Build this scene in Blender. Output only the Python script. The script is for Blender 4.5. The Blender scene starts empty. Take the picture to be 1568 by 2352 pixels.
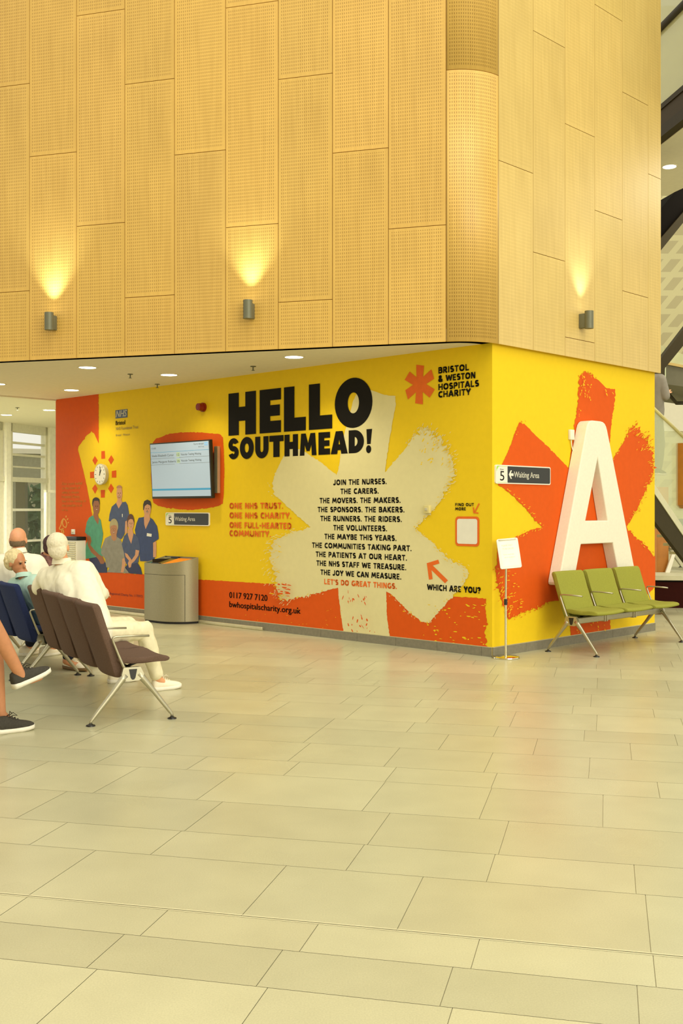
import bpy, bmesh, math, random
from mathutils import Vector, Matrix, Quaternion, noise
from mathutils.geometry import tessellate_polygon

random.seed(7)
scn = bpy.context.scene
COL = scn.collection
R = math.radians

# ------------------------------------------------------------------ camera, light, exposure
CAM_H, FPX, CX, HY = 1.55, 2504.0, 784.0, 1168.0
cam_d = bpy.data.cameras.new('camera')
cam = bpy.data.objects.new('camera', cam_d)
COL.objects.link(cam)
cam.location = (0, 0, CAM_H)
cam.rotation_euler = (R(90), 0, 0)
cam_d.sensor_fit = 'VERTICAL'
cam_d.sensor_height = 36.0
cam_d.lens = FPX / 2352 * 36.0
cam_d.shift_y = -(1176 - HY) / 2352
cam_d.clip_end = 300
scn.camera = cam

scn.view_settings.view_transform = 'Standard'
scn.view_settings.look = 'None'
scn.view_settings.gamma = 1.0
scn.view_settings.use_curve_mapping = False
scn.view_settings.exposure = 0.0

world = bpy.data.worlds.new('overcast_sky')
scn.world = world
world.use_nodes = True
wn = world.node_tree.nodes['Background']
wn.inputs['Color'].default_value = (1.0, 0.965, 0.83, 1)
wn.inputs['Strength'].default_value = 0.98


def area_light(name, loc, target, sx, sy, power, color):
    d = bpy.data.lights.new(name, 'AREA')
    d.shape = 'RECTANGLE'
    d.size, d.size_y = sx, sy
    d.energy = power
    d.color = color
    o = bpy.data.objects.new(name, d)
    COL.objects.link(o)
    o.location = loc
    o.rotation_euler = (Vector(target) - Vector(loc)).to_track_quat('-Z', 'Y').to_euler()
    return o


WARM = (1.0, 0.955, 0.80)
area_light('atrium_glazing_light', (14.0, -13.0, 8.0), (1.5, 11.5, 3.0), 16, 12, 3300, WARM)
area_light('roof_light', (4.0, 2.0, 17.0), (1.0, 9.0, 0.0), 14, 14, 1500, WARM)
area_light('entrance_daylight', (-12.5, 17.5, 1.9), (-6.2, 24.0, 1.2), 4, 2.4, 50, (1.0, 0.97, 0.86))
area_light('rear_fill_light', (-6.6, 19.6, 3.33), (-6.6, 19.9, 0.0), 2.4, 2.4, 230, (1.0, 0.96, 0.84))  # added fill under the rear ceiling, brightens the window end; no fitting there
area_light('stair_fill_light', (6.4, 16.4, 6.9), (5.6, 17.2, 0.0), 2.0, 4.0, 260, WARM)  # added fill to lift the stair and its glass, not a fitting


# ------------------------------------------------------------------ materials
def lin(c):
    c = c / 255.0
    return c / 12.92 if c <= 0.04045 else ((c + 0.055) / 1.055) ** 2.4


def rgb(r, g, b):
    return (lin(r), lin(g), lin(b), 1.0)


def mat(name, c, rough=0.6, metal=0.0, var=0.05, scale=14.0, bump=0.0, spec=0.5, coat=0.0):
    """procedural surface: noise gently varies the colour, optional noise bump"""
    m = bpy.data.materials.new(name)
    m.use_nodes = True
    nt = m.node_tree
    b = nt.nodes['Principled BSDF']
    b.inputs['Roughness'].default_value = rough
    b.inputs['Metallic'].default_value = metal
    b.inputs['Specular IOR Level'].default_value = spec
    if coat:
        b.inputs['Coat Weight'].default_value = coat
    col = rgb(*c)
    tc = nt.nodes.new('ShaderNodeTexCoord')
    nz = nt.nodes.new('ShaderNodeTexNoise')
    nz.inputs['Scale'].default_value = scale
    nz.inputs['Detail'].default_value = 4
    nt.links.new(tc.outputs['Object'], nz.inputs['Vector'])
    rp = nt.nodes.new('ShaderNodeValToRGB')
    rp.color_ramp.elements[0].position = 0.3
    rp.color_ramp.elements[1].position = 0.7
    rp.color_ramp.elements[0].color = tuple(x * (1 - var) for x in col[:3]) + (1,)
    rp.color_ramp.elements[1].color = tuple(min(1, x * (1 + var)) for x in col[:3]) + (1,)
    nt.links.new(nz.outputs['Fac'], rp.inputs['Fac'])
    nt.links.new(rp.outputs['Color'], b.inputs['Base Color'])
    if bump:
        bp = nt.nodes.new('ShaderNodeBump')
        bp.inputs['Strength'].default_value = bump
        bp.inputs['Distance'].default_value = 0.01
        n2 = nt.nodes.new('ShaderNodeTexNoise')
        n2.inputs['Scale'].default_value = scale * 8
        nt.links.new(tc.outputs['Object'], n2.inputs['Vector'])
        nt.links.new(n2.outputs['Fac'], bp.inputs['Height'])
        nt.links.new(bp.outputs['Normal'], b.inputs['Normal'])
    return m


def glow(name, c, strength):
    m = bpy.data.materials.new(name)
    m.use_nodes = True
    b = m.node_tree.nodes['Principled BSDF']
    b.inputs['Base Color'].default_value = rgb(*c)
    b.inputs['Emission Color'].default_value = rgb(*c)
    b.inputs['Emission Strength'].default_value = strength
    return m


def glass(name, c, alpha):
    m = bpy.data.materials.new(name)
    m.use_nodes = True
    b = m.node_tree.nodes['Principled BSDF']
    b.inputs['Base Color'].default_value = rgb(*c)
    b.inputs['Roughness'].default_value = 0.04
    b.inputs['Alpha'].default_value = alpha
    return m


def perforated(name, c, hole, strength):
    """timber veneer board punched with rows of small upright slots; UV in metres"""
    m = mat(name, c, rough=0.45, var=0.04, scale=2.0)
    nt = m.node_tree
    b = nt.nodes['Principled BSDF']
    base = b.inputs['Base Color'].links[0].from_socket
    # grain
    tc = nt.nodes.new('ShaderNodeTexCoord')
    u1 = nt.nodes.new('ShaderNodeUVMap'); u1.uv_map = 'metres'
    u2 = nt.nodes.new('ShaderNodeUVMap'); u2.uv_map = 'margin'
    mp = nt.nodes.new('ShaderNodeMapping')
    mp.inputs['Scale'].default_value = (26, 1.3, 1)
    nt.links.new(u1.outputs['UV'], mp.inputs['Vector'])
    gr = nt.nodes.new('ShaderNodeTexNoise'); gr.inputs['Scale'].default_value = 1.0; gr.inputs['Detail'].default_value = 5
    nt.links.new(mp.outputs['Vector'], gr.inputs['Vector'])
    rp = nt.nodes.new('ShaderNodeValToRGB')
    rp.color_ramp.elements[0].position = 0.35
    rp.color_ramp.elements[1].position = 0.7
    rp.color_ramp.elements[0].color = (0.93, 0.91, 0.86, 1)
    rp.color_ramp.elements[1].color = (1.03, 1.03, 1.03, 1)
    nt.links.new(gr.outputs['Fac'], rp.inputs['Fac'])
    ob = nt.nodes.new('ShaderNodeAttribute'); ob.attribute_name = 'tone'
    mx0 = nt.nodes.new('ShaderNodeMix'); mx0.data_type = 'RGBA'; mx0.blend_type = 'MULTIPLY'; mx0.inputs['Factor'].default_value = 1
    nt.links.new(base, mx0.inputs['A']); nt.links.new(rp.outputs['Color'], mx0.inputs['B'])
    mx1 = nt.nodes.new('ShaderNodeMix'); mx1.data_type = 'RGBA'; mx1.blend_type = 'MULTIPLY'; mx1.inputs['Factor'].default_value = 1
    nt.links.new(mx0.outputs['Result'], mx1.inputs['A']); nt.links.new(ob.outputs['Color'], mx1.inputs['B'])

    def M(op, a, bb=None):
        n = nt.nodes.new('ShaderNodeMath'); n.operation = op
        for i, v in enumerate((a, bb)):
            if v is None: continue
            if isinstance(v, (int, float)): n.inputs[i].default_value = v
            else: nt.links.new(v, n.inputs[i])
        return n.outputs[0]
    s1 = nt.nodes.new('ShaderNodeSeparateXYZ'); nt.links.new(u1.outputs['UV'], s1.inputs[0])
    s2 = nt.nodes.new('ShaderNodeSeparateXYZ'); nt.links.new(u2.outputs['UV'], s2.inputs[0])
    fu = M('ABSOLUTE', M('SUBTRACT', M('FRACT', M('DIVIDE', s1.outputs[0], 0.0235)), 0.5))
    fv = M('ABSOLUTE', M('SUBTRACT', M('FRACT', M('DIVIDE', s1.outputs[1], 0.037)), 0.5))
    hole_m = M('MULTIPLY', M('LESS_THAN', fu, 0.17), M('LESS_THAN', fv, 0.29))
    e1 = M('MINIMUM', s1.outputs[0], s1.outputs[1])
    e2 = M('MINIMUM', s2.outputs[0], s2.outputs[1])
    inside = M('GREATER_THAN', M('MINIMUM', e1, e2), 0.03)
    k = M('MULTIPLY', M('MULTIPLY', hole_m, inside), strength)
    mx = nt.nodes.new('ShaderNodeMix'); mx.data_type = 'RGBA'
    nt.links.new(k, mx.inputs['Factor'])
    nt.links.new(mx1.outputs['Result'], mx.inputs['A'])
    mx.inputs['B'].default_value = rgb(*hole)
    nt.links.new(mx.outputs['Result'], b.inputs['Base Color'])
    return m


M_YEL = mat('yellow_wall_paint', (234, 198, 30), 0.6, var=0.02, spec=.15)
M_ORA = mat('orange_wall_print', (216, 88, 22), 0.6, var=0.03, spec=.12)
M_CRE = mat('cream_wall_print', (222, 212, 158), 0.6, var=0.02, spec=.15)
M_INK = mat('black_print', (22, 19, 13), 0.6, var=0.05, spec=.12)
M_ORT = mat('orange_lettering', (228, 108, 38), 0.6, spec=.15)
M_YELT = mat('yellow_lettering', (222, 150, 20), 0.5)
M_WHT = mat('white_plastic', (232, 228, 210), 0.4, var=0.02)
M_LETTER = mat('white_foam_letter', (236, 230, 208), 0.6, var=0.03, scale=40)
M_WOODF = perforated('perforated_timber', (218, 178, 92), (128, 88, 30), 0.66)
M_WOODC = perforated('perforated_timber_curved', (218, 178, 92), (126, 84, 26), 0.72)
M_WOODS_LIT = perforated('perforated_timber_side_lit', (216, 188, 116), (146, 112, 44), 0.26)  # same timber with daylight put into the colour: paler, slots washed out
M_WOODB = mat('timber_backing', (196, 138, 44), 0.7)
M_CEIL = mat('ceiling_plaster', (228, 220, 196), 0.9, var=0.03)
M_CEIL2 = mat('rear_ceiling_plaster', (226, 222, 200), 0.9, var=0.02)
M_SKIRT = mat('grey_stone_skirting', (128, 122, 102), 0.5, var=0.1, scale=30)
M_TRIM = mat('pale_metal_trim', (206, 198, 160), 0.35, 0.6)
M_ALU = mat('cast_aluminium', (182, 176, 150), 0.36, 0.85, var=0.04)
M_STEEL = mat('brushed_steel', (176, 168, 138), 0.38, 0.7, var=0.05, scale=60)
M_CHROME = mat('polished_chrome', (220, 212, 180), 0.12, 1.0, var=0.02)
M_BLK = mat('black_plastic', (28, 26, 22), 0.4)
M_GREYC = mat('grey_lamp_metal', (112, 112, 90), 0.5, 0.3)
M_BROWN = mat('brown_seat_fabric', (104, 82, 68), 0.9, var=0.12, scale=120, bump=0.25, spec=0.2)
M_BLUE = mat('navy_seat_fabric', (44, 54, 92), 0.9, var=0.12, scale=120, bump=0.25, spec=0.2)
M_GREEN = mat('green_seat_fabric', (150, 150, 60), 0.9, var=0.1, scale=120, bump=0.25, spec=0.2)
M_BIN = mat('bin_grey_metal', (150, 142, 112), 0.42, 0.35, var=0.06, scale=90)
M_DARK = mat('dark_recess', (18, 14, 8), 0.7)
M_WOODP = mat('oak_panel', (176, 112, 30), 0.5, var=0.12, scale=6)
M_GLASS = glass('clear_glass', (214, 226, 200), 0.06)
M_GLASSG = glass('green_tinted_glass', (216, 222, 176), 0.38)
M_FRAME = mat('pale_window_frame', (222, 220, 196), 0.5, 0.1)
M_DSTEEL = mat('dark_painted_steel', (58, 50, 26), 0.6, 0.0, spec=.2)
M_BLACKST = mat('black_painted_steel', (14, 9, 4), 0.8, spec=.1)
M_MAROON = mat('dark_maroon_panel', (50, 12, 6), 0.7, spec=.1)
M_STONE = mat('pale_stone_ledge', (206, 202, 168), 0.5)


# ------------------------------------------------------------------ geometry helpers
class Frame:
    """vertical reference plane: x along the wall (left to right seen from the hall), y into the wall, z up"""
    def __init__(s, ox, oy, ang):
        s.o = Vector((ox, oy, 0)); s.a = ang
        s.x = Vector((math.cos(ang), math.sin(ang), 0)); s.y = Vector((-math.sin(ang), math.cos(ang), 0))

    def px(s, px, py, off=0.0):
        """wall coordinates (x, z) of the surveyed sight line (px, py) on the plane OFF metres in front of the wall"""
        d = Vector(((px - CX) / FPX, 1.0, (HY - py) / FPX))
        o = s.o - s.y * off
        t = o.dot(s.y) / d.dot(s.y)
        p = d * t
        return ((p - o).dot(s.x), CAM_H + p.z)

    def w(s, x, y, z):
        v = s.o + s.x * x + s.y * y
        return Vector((v.x, v.y, z))


def at(px, py, Y):
    return Vector(((px - CX) / FPX * Y, Y, CAM_H + (HY - py) / FPX * Y))


def fl(px, py):
    Y = CAM_H * FPX / (py - HY)
    return Vector(((px - CX) / FPX * Y, Y, 0))


class MB:
    """collects shapes for ONE mesh object"""
    def __init__(s):
        s.v = []; s.f = []; s.m = []; s.sm = []

    def add(s, vs, fs, mi=0, smooth=False, xf=None):
        b = len(s.v)
        for p in vs:
            p = Vector(p)
            if xf is not None: p = xf @ p
            s.v.append(p)
        for f in fs:
            s.f.append([i + b for i in f]); s.m.append(mi); s.sm.append(smooth)
        return s

    def box(s, x0, x1, y0, y1, z0, z1, mi=0, xf=None, bev=0.0):
        if bev > 0:
            return s.rbox(x0, x1, y0, y1, z0, z1, bev, mi, xf)
        vs = [(x0, y0, z0), (x1, y0, z0), (x1, y1, z0), (x0, y1, z0), (x0, y0, z1), (x1, y0, z1), (x1, y1, z1), (x0, y1, z1)]
        fs = [(0, 3, 2, 1), (4, 5, 6, 7), (0, 1, 5, 4), (1, 2, 6, 5), (2, 3, 7, 6), (3, 0, 4, 7)]
        return s.add(vs, fs, mi, False, xf)

    def rbox(s, x0, x1, y0, y1, z0, z1, r, mi=0, xf=None, seg=3):
        bm = bmesh.new()
        bmesh.ops.create_cube(bm, size=1)
        for v in bm.verts:
            v.co = Vector(((x0 + x1) / 2 + v.co.x * (x1 - x0), (y0 + y1) / 2 + v.co.y * (y1 - y0), (z0 + z1) / 2 + v.co.z * (z1 - z0)))
        r = min(r, 0.49 * min(x1 - x0, y1 - y0, z1 - z0))
        bmesh.ops.bevel(bm, geom=list(bm.edges), offset=r, segments=seg, affect='EDGES', profile=0.5)
        s.from_bm(bm, mi, True, xf)
        bm.free()
        return s

    def from_bm(s, bm, mi=0, smooth=False, xf=None):
        bm.verts.index_update()
        return s.add([v.co.copy() for v in bm.verts], [[v.index for v in f.verts] for f in bm.faces], mi, smooth, xf)

    def cyl(s, p0, p1, r0, r1=None, n=20, mi=0, caps=True, smooth=True):
        p0 = Vector(p0); p1 = Vector(p1); r1 = r0 if r1 is None else r1
        d = (p1 - p0).normalized()
        a = d.orthogonal().normalized(); b = d.cross(a)
        vs = []
        for p, r in ((p0, r0), (p1, r1)):
            for i in range(n):
                t = 2 * math.pi * i / n
                vs.append(p + (a * math.cos(t) + b * math.sin(t)) * r)
        s.add(vs, [(i, (i + 1) % n, n + (i + 1) % n, n + i) for i in range(n)], mi, smooth)
        if caps:
            s.add(vs[:n], [list(range(n))[::-1]], mi); s.add(vs[n:], [list(range(n))], mi)
        return s

    def tube(s, pts, r, n=10, mi=0, flat=None):
        """swept tube; r number or list; flat=(sx, sy) squashes the section"""
        pts = [Vector(p) for p in pts]
        rs = r if isinstance(r, (list, tuple)) else [r] * len(pts)
        rings = []; up = None
        for i, p in enumerate(pts):
            t = (pts[min(i + 1, len(pts) - 1)] - pts[max(i - 1, 0)]).normalized()
            if up is None:
                up = Vector((0, 0, 1)) if abs(t.z) < 0.9 else Vector((0, 1, 0))
                if flat: up = Vector((0, 1, 0))
            a = (up - t * up.dot(t)).normalized(); b = t.cross(a); up = a
            k = flat or (1, 1)
            rings.append([p + (a * math.cos(2 * math.pi * j / n) * k[0] + b * math.sin(2 * math.pi * j / n) * k[1]) * rs[i] for j in range(n)])
        vs = [v for rg in rings for v in rg]
        fs = []
        for i in range(len(rings) - 1):
            for j in range(n):
                fs.append((i * n + j, i * n + (j + 1) % n, (i + 1) * n + (j + 1) % n, (i + 1) * n + j))
        fs.append(list(range(n))[::-1]); fs.append([(len(rings) - 1) * n + j for j in range(n)])
        return s.add(vs, fs, mi, True)

    def ell(s, c, r, rot=None, n=20, mi=0):
        c = Vector(c); vs = []; fs = []
        m = n // 2
        for i in range(m + 1):
            ph = math.pi * i / m
            for j in range(n):
                th = 2 * math.pi * j / n
                p = Vector((r[0] * math.sin(ph) * math.cos(th), r[1] * math.sin(ph) * math.sin(th), r[2] * math.cos(ph)))
                if rot is not None: p = rot @ p
                vs.append(c + p)
        for i in range(m):
            for j in range(n):
                a, b2, c2, d = i * n + j, i * n + (j + 1) % n, (i + 1) * n + (j + 1) % n, (i + 1) * n + j
                fs.append((a, d, c2, b2))
        return s.add(vs, fs, mi, True)

    def flat(s, poly, y, mi=0):
        """flat polygon given as wall (x, z) points at depth y, facing -y"""
        vs = [Vector((p[0], y, p[1])) for p in poly]
        tri = tessellate_polygon([[Vector((p[0], p[1], 0)) for p in poly]])
        fs = []
        for t in tri:
            a, b, c = (Vector((poly[i][0], poly[i][1])) for i in t)
            area = (b - a).x * (c - a).y - (b - a).y * (c - a).x
            fs.append(tuple(t) if area > 0 else tuple(reversed(t)))
        return s.add(vs, fs, mi)

    def prism(s, poly, y0, y1, mi=0):
        """polygon (x, z) extruded from y0 (front) to y1 (back)"""
        A = sum(poly[i][0] * poly[(i + 1) % len(poly)][1] - poly[(i + 1) % len(poly)][0] * poly[i][1] for i in range(len(poly)))
        if A < 0: poly = poly[::-1]
        n = len(poly)
        s.flat(poly, y0, mi)
        vs = [Vector((p[0], y1, p[1])) for p in poly]
        tri = tessellate_polygon([[Vector((p[0], p[1], 0)) for p in poly]])
        s.add(vs, [tuple(t) for t in tri], mi)
        vs = [Vector((p[0], y0, p[1])) for p in poly] + [Vector((p[0], y1, p[1])) for p in poly]
        s.add(vs, [(i, n + i, n + (i + 1) % n, (i + 1) % n) for i in range(n)], mi)
        return s

    def build(s, name, mats, parent=None, origin=(0, 0, 0), world=None):
        me = bpy.data.meshes.new(name)
        o_ = Vector(origin)
        vv = s.v
        if world is not None:
            vv = [world @ v for v in vv]
        me.from_pydata([v - o_ for v in vv], [], s.f)
        if not isinstance(mats, (list, tuple)): mats = [mats]
        for m in mats: me.materials.append(m)
        me.polygons.foreach_set('material_index', s.m)
        me.polygons.foreach_set('use_smooth', s.sm)
        me.update()
        o = bpy.data.objects.new(name, me)
        COL.objects.link(o)
        if parent is not None: o.parent = parent
        return o


def fixnormals(o):
    bm = bmesh.new(); bm.from_mesh(o.data)
    bmesh.ops.recalc_face_normals(bm, faces=bm.faces)
    bm.to_mesh(o.data); bm.free()
    return o


def thing(name, label, cat, loc=(0, 0, 0), rz=0.0, group=None):
    o = bpy.data.objects.new(name, None)
    COL.objects.link(o)
    o.empty_display_size = 0.2
    o.location = loc; o.rotation_euler = (0, 0, rz)
    o['label'] = label; o['category'] = cat
    if group: o['group'] = group
    return o


def tag(o, label, cat, group=None):
    o['label'] = label; o['category'] = cat
    if group: o['group'] = group
    return o


def struct(o, label=None):
    o['kind'] = 'structure'
    if label: o['label'] = label
    return o


def place(o, F):
    """sit an object built in wall coordinates onto its wall"""
    o.location = F.o; o.rotation_euler = (0, 0, F.a)
    return o


def on_wall(name, label, cat, F, x, y, z, group=None):
    return thing(name, label, cat, F.w(x, y, z), F.a, group)


# text ---------------------------------------------------------------
_tc = {}


def text_geo(body, bold=0.0, shear=0.0):
    key = (body, bold, shear)
    if key in _tc: return _tc[key]
    c = bpy.data.curves.new('t', 'FONT')
    c.body = body; c.size = 1.0; c.offset = bold; c.shear = shear; c.resolution_u = 3; c.fill_mode = 'FRONT'
    o = bpy.data.objects.new('t', c); COL.objects.link(o)
    dg = bpy.context.evaluated_depsgraph_get(); dg.update()
    me = bpy.data.meshes.new_from_object(o.evaluated_get(dg))
    vs = [(v.co.x, v.co.y) for v in me.vertices]; fs = [list(p.vertices) for p in me.polygons]
    bpy.data.objects.remove(o); bpy.data.curves.remove(c); bpy.data.meshes.remove(me)
    _tc[key] = (vs, fs)
    return _tc[key]


def cap_of(bold):
    vs, _ = text_geo('H', bold)
    return max(v[1] for v in vs)


def text_into(mb, body, x0, x1, zb, cap, y, bold=0.0, mi=0, shear=0.0):
    """lettering fitted between x0 and x1, baseline zb, capital height cap"""
    vs, fs = text_geo(body, 0.0, shear)
    xa = min(v[0] for v in vs); xb = max(v[0] for v in vs)
    k = (x1 - x0) / (xb - xa); kz = cap / cap_of(0.0)
    pts = [Vector((x0 + (v[0] - xa) * k, y, zb + v[1] * kz)) for v in vs]
    out = []
    for f in fs:
        a, b, c = (pts[i] for i in f[:3])
        out.append(f if ((b - a).x * (c - a).z - (b - a).z * (c - a).x) > 0 else f[::-1])
    if bold > .009:      # heavier weight: the same letters laid again a hair to each side
        for dx_, dz_ in ((-.022, 0), (.022, 0), (0, .014)):
            d = Vector((dx_ * kz * 1.0, -.00004, dz_ * kz))
            mb.add([p + d for p in pts], out, mi)
    mb.add(pts, out, mi)


def text_px(mb, F, body, pxL, pxR, pyb, pycap, off, bold=0.0, mi=0, shear=0.0):
    """lettering whose two ends, baseline and cap line were surveyed at the middle of the line"""
    xm = (pxL + pxR) / 2
    x0 = F.px(pxL, pyb, off)[0]; x1 = F.px(pxR, pyb, off)[0]
    zb = F.px(xm, pyb, off)[1]; zc = F.px(xm, pycap, off)[1]
    text_into(mb, body, x0, x1, zb, zc - zb, -off, bold, mi, shear)


def jag(poly, step=5.0, seed=1):
    """roughen an outline like a dry brush; each point may carry an amplitude for the edge it starts"""
    rnd = random.Random(seed)
    out = []
    n = len(poly)
    for i in range(n):
        p = poly[i]; q = poly[(i + 1) % n]
        amp = p[2] if len(p) > 2 else 1.0
        dx, dy = q[0] - p[0], q[1] - p[1]
        L = math.hypot(dx, dy)
        k = max(1, int(L / step))
        nx, ny = (-dy / L, dx / L) if L > 0 else (0, 0)
        out.append((p[0], p[1]))
        for j in range(1, k):
            t = (j + rnd.uniform(-.25, .25)) / k
            a = rnd.gauss(0, 0.5) * amp
            if rnd.random() < 0.18: a *= 2.2
            out.append((p[0] + dx * t + nx * a, p[1] + dy * t + ny * a))
    return out


def crop(ox, oy, s, pts):
    return [(ox + p[0] / s, oy + p[1] / s) + tuple(a / s * .75 for a in p[2:]) for p in pts]


def bristle(poly, seed, own, back, k=1.0):
    """dry-brush fringe: flecks of paint beyond the rough edges and flecks of bare wall inside them"""
    rnd = random.Random(seed); out = []
    A = sum(poly[i][0] * poly[(i + 1) % len(poly)][1] - poly[(i + 1) % len(poly)][0] * poly[i][1] for i in range(len(poly)))
    cx = sum(p[0] for p in poly) / len(poly); cy = sum(p[1] for p in poly) / len(poly)
    for i in range(len(poly)):
        p, q = poly[i], poly[(i + 1) % len(poly)]
        amp = p[2] if len(p) > 2 else 0
        if amp < 1.4: continue
        dx, dy = q[0] - p[0], q[1] - p[1]; L = math.hypot(dx, dy)
        nx, ny = (dy / L, -dx / L) if A > 0 else (-dy / L, dx / L)       # outward
        rad = math.atan2((p[1] + q[1]) / 2 - cy, (p[0] + q[0]) / 2 - cx)
        for j in range(int(L * amp * .14 * k)):
            t = rnd.random(); d = rnd.gauss(0, 1) * amp * 1.3
            x, y = p[0] + dx * t + nx * d, p[1] + dy * t + ny * d
            an = rad + rnd.gauss(0, .25)
            ln = rnd.uniform(.5, 1.0) * min(5, 1.0 + amp); wd = rnd.uniform(.35, .9)
            out.append((speck(rnd, x, y, ln, wd, an), own if d > 0 else back))
    return out


def speck(rnd, cx, cy, ln, wd, ang):
    n = 7; out = []
    ca, sa = math.cos(ang), math.sin(ang)
    for i in range(n):
        t = 2 * math.pi * i / n
        r = rnd.uniform(.6, 1.15)
        x, y = ln * math.cos(t) * r, wd * math.sin(t) * r
        out.append((cx + x * ca - y * sa, cy + x * sa + y * ca))
    return out


# ------------------------------------------------------------------ reference planes of the building
C0 = Vector((1.572, 11.38, 0))
FL = Frame(C0.x, C0.y, math.atan2(-0.6976, 0.7165))       # long mural wall (x runs negative to the left)
FR = Frame(C0.x, C0.y, math.atan2(0.7165, 0.6976))        # short mural wall
LEN_L, LEN_R, H_IN = 8.53, 3.447, 3.28
WD = math.atan2(.95, .312)
FWIN = Frame(-7.14, 22.8, WD)            # rear window wall, x runs away to the right

# ================================================================== FLOOR
FT = Frame(0, 0, math.atan2(-0.2365, 0.9716))
rnd = random.Random(3)
rows = [3.37, 3.67, 3.94, 4.54, 4.91, 5.45, 6.07, 6.42, 6.95, 7.44, 7.8, 8.4, 8.75, 9.33]
while rows[-1] < 27: rows.append(rows[-1] + rnd.choice((.3, .4, .6)))
while rows[0] > -6: rows.insert(0, rows[0] - rnd.choice((.3, .45, .6)))
fm = MB(); tones = []


def ft(u, v, z): return FT.w(u, v, z)


G = 0.0013
for i in range(len(rows) - 1):
    v0, v1 = rows[i], rows[i + 1]
    u = -15 + rnd.uniform(0, .6)
    rowtone = rnd.uniform(.90, 1.05)
    while u < 11:
        L = rnd.choice((.6, .6, .6, .9))
        t = rowtone * rnd.uniform(.95, 1.05)
        tint = rnd.uniform(-.012, .012)
        fm.add([ft(u + G, v0 + G, 0), ft(u + L - G, v0 + G, 0), ft(u + L - G, v1 - G, 0), ft(u + G, v1 - G, 0)], [(0, 1, 2, 3)])
        tones.append((t + tint, t, t - tint))
        u += L
fm.add([ft(-40, -25, -.003), ft(40, -25, -.003), ft(40, 45, -.003), ft(-40, 45, -.003)], [(0, 1, 2, 3)])
tones.append((.80, .78, .74))
floor_mat = mat('stone_floor_tiles', (194, 190, 154), 0.33, var=0.05, scale=3.0, spec=0.55)
nt = floor_mat.node_tree
bs = nt.nodes['Principled BSDF']
src = bs.inputs['Base Color'].links[0].from_socket
at_ = nt.nodes.new('ShaderNodeAttribute'); at_.attribute_name = 'tone'
mm = nt.nodes.new('ShaderNodeMix'); mm.data_type = 'RGBA'; mm.blend_type = 'MULTIPLY'; mm.inputs['Factor'].default_value = 1
nt.links.new(src, mm.inputs['A']); nt.links.new(at_.outputs['Color'], mm.inputs['B'])
fine = nt.nodes.new('ShaderNodeTexNoise'); fine.inputs['Scale'].default_value = 160; fine.inputs['Detail'].default_value = 3
tcf = nt.nodes.new('ShaderNodeTexCoord'); nt.links.new(tcf.outputs['Object'], fine.inputs['Vector'])
rpf = nt.nodes.new('ShaderNodeValToRGB')
rpf.color_ramp.elements[0].position = .3; rpf.color_ramp.elements[0].color = (.9, .9, .88, 1)
rpf.color_ramp.elements[1].position = .7; rpf.color_ramp.elements[1].color = (1.05, 1.05, 1.05, 1)
nt.links.new(fine.outputs['Fac'], rpf.inputs['Fac'])
m2 = nt.nodes.new('ShaderNodeMix'); m2.data_type = 'RGBA'; m2.blend_type = 'MULTIPLY'; m2.inputs['Factor'].default_value = 1
nt.links.new(mm.outputs['Result'], m2.inputs['A']); nt.links.new(rpf.outputs['Color'], m2.inputs['B'])
nt.links.new(m2.outputs['Result'], bs.inputs['Base Color'])
# blotchy sheen
rz_ = nt.nodes.new('ShaderNodeMapRange'); rz_.inputs['To Min'].default_value = .22; rz_.inputs['To Max'].default_value = .36
bl = nt.nodes.new('ShaderNodeTexNoise'); bl.inputs['Scale'].default_value = 1.2
nt.links.new(tcf.outputs['Object'], bl.inputs['Vector']); nt.links.new(bl.outputs['Fac'], rz_.inputs['Value'])
nt.links.new(rz_.outputs['Result'], bs.inputs['Roughness'])
floor = struct(fm.build('floor', floor_mat))
ca = floor.data.color_attributes.new('tone', 'FLOAT_COLOR', 'CORNER')
li = 0
for p, t in zip(floor.data.polygons, tones):
    for k in p.loop_indices: ca.data[k].color = (t[0], t[1], t[2], 1)
for v in (3.94, 9.33):
    t_ = MB()
    for d in (-.012, .004):
        t_.add([ft(-15, v + d, .0012), ft(11, v + d, .0012), ft(11, v + d + .006, .0012), ft(-15, v + d + .006, .0012)], [(0, 1, 2, 3)])
    s_ = t_.build('expansion_strip', mat('pale_joint_strip', (228, 218, 176), .5), floor)

# ================================================================== MURAL WALLS
def wall_shell(plan, h):
    m_ = MB(); n_ = len(plan)
    m_.add([(p[0], p[1], 0) for p in plan] + [(p[0], p[1], h) for p in plan], [list(range(n_))[::-1], list(range(n_, 2 * n_))] + [(i, (i + 1) % n_, n_ + (i + 1) % n_, n_ + i) for i in range(n_)])
    return m_


mb = wall_shell([(-LEN_L, 0), (0, 0), (-.2, .2), (-LEN_L, .2)], H_IN + .02)       # mitred at the corner
wall_left = place(struct(mb.build('wall_left', M_YEL)), FL)
mb = wall_shell([(0, 0), (LEN_R, 0), (LEN_R, .2), (.2, .2)], H_IN + .02)
wall_right = place(struct(mb.build('wall_right', M_YEL)), FR)

# skirting: tiles with thin pale cap
for F, x0, x1, nm in ((FL, -LEN_L, 0.0, 'baseboard_left'), (FR, -0.0, LEN_R, 'baseboard_right')):
    b = MB()
    x = x0
    while x < x1 - .01:
        xe = min(x + .6, x1)
        b.box(x + .0015, xe - .0015, -.012, 0, 0, .096)
        x = xe
    o = place(struct(b.build(nm, M_SKIRT)), F)
    c = MB(); c.box(x0, x1, -.013, 0, .096, .103)
    c.build('skirting_cap', M_TRIM, o)

OFF1, OFF2, OFF3, OFF4 = .002, .004, .006, .008


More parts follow.
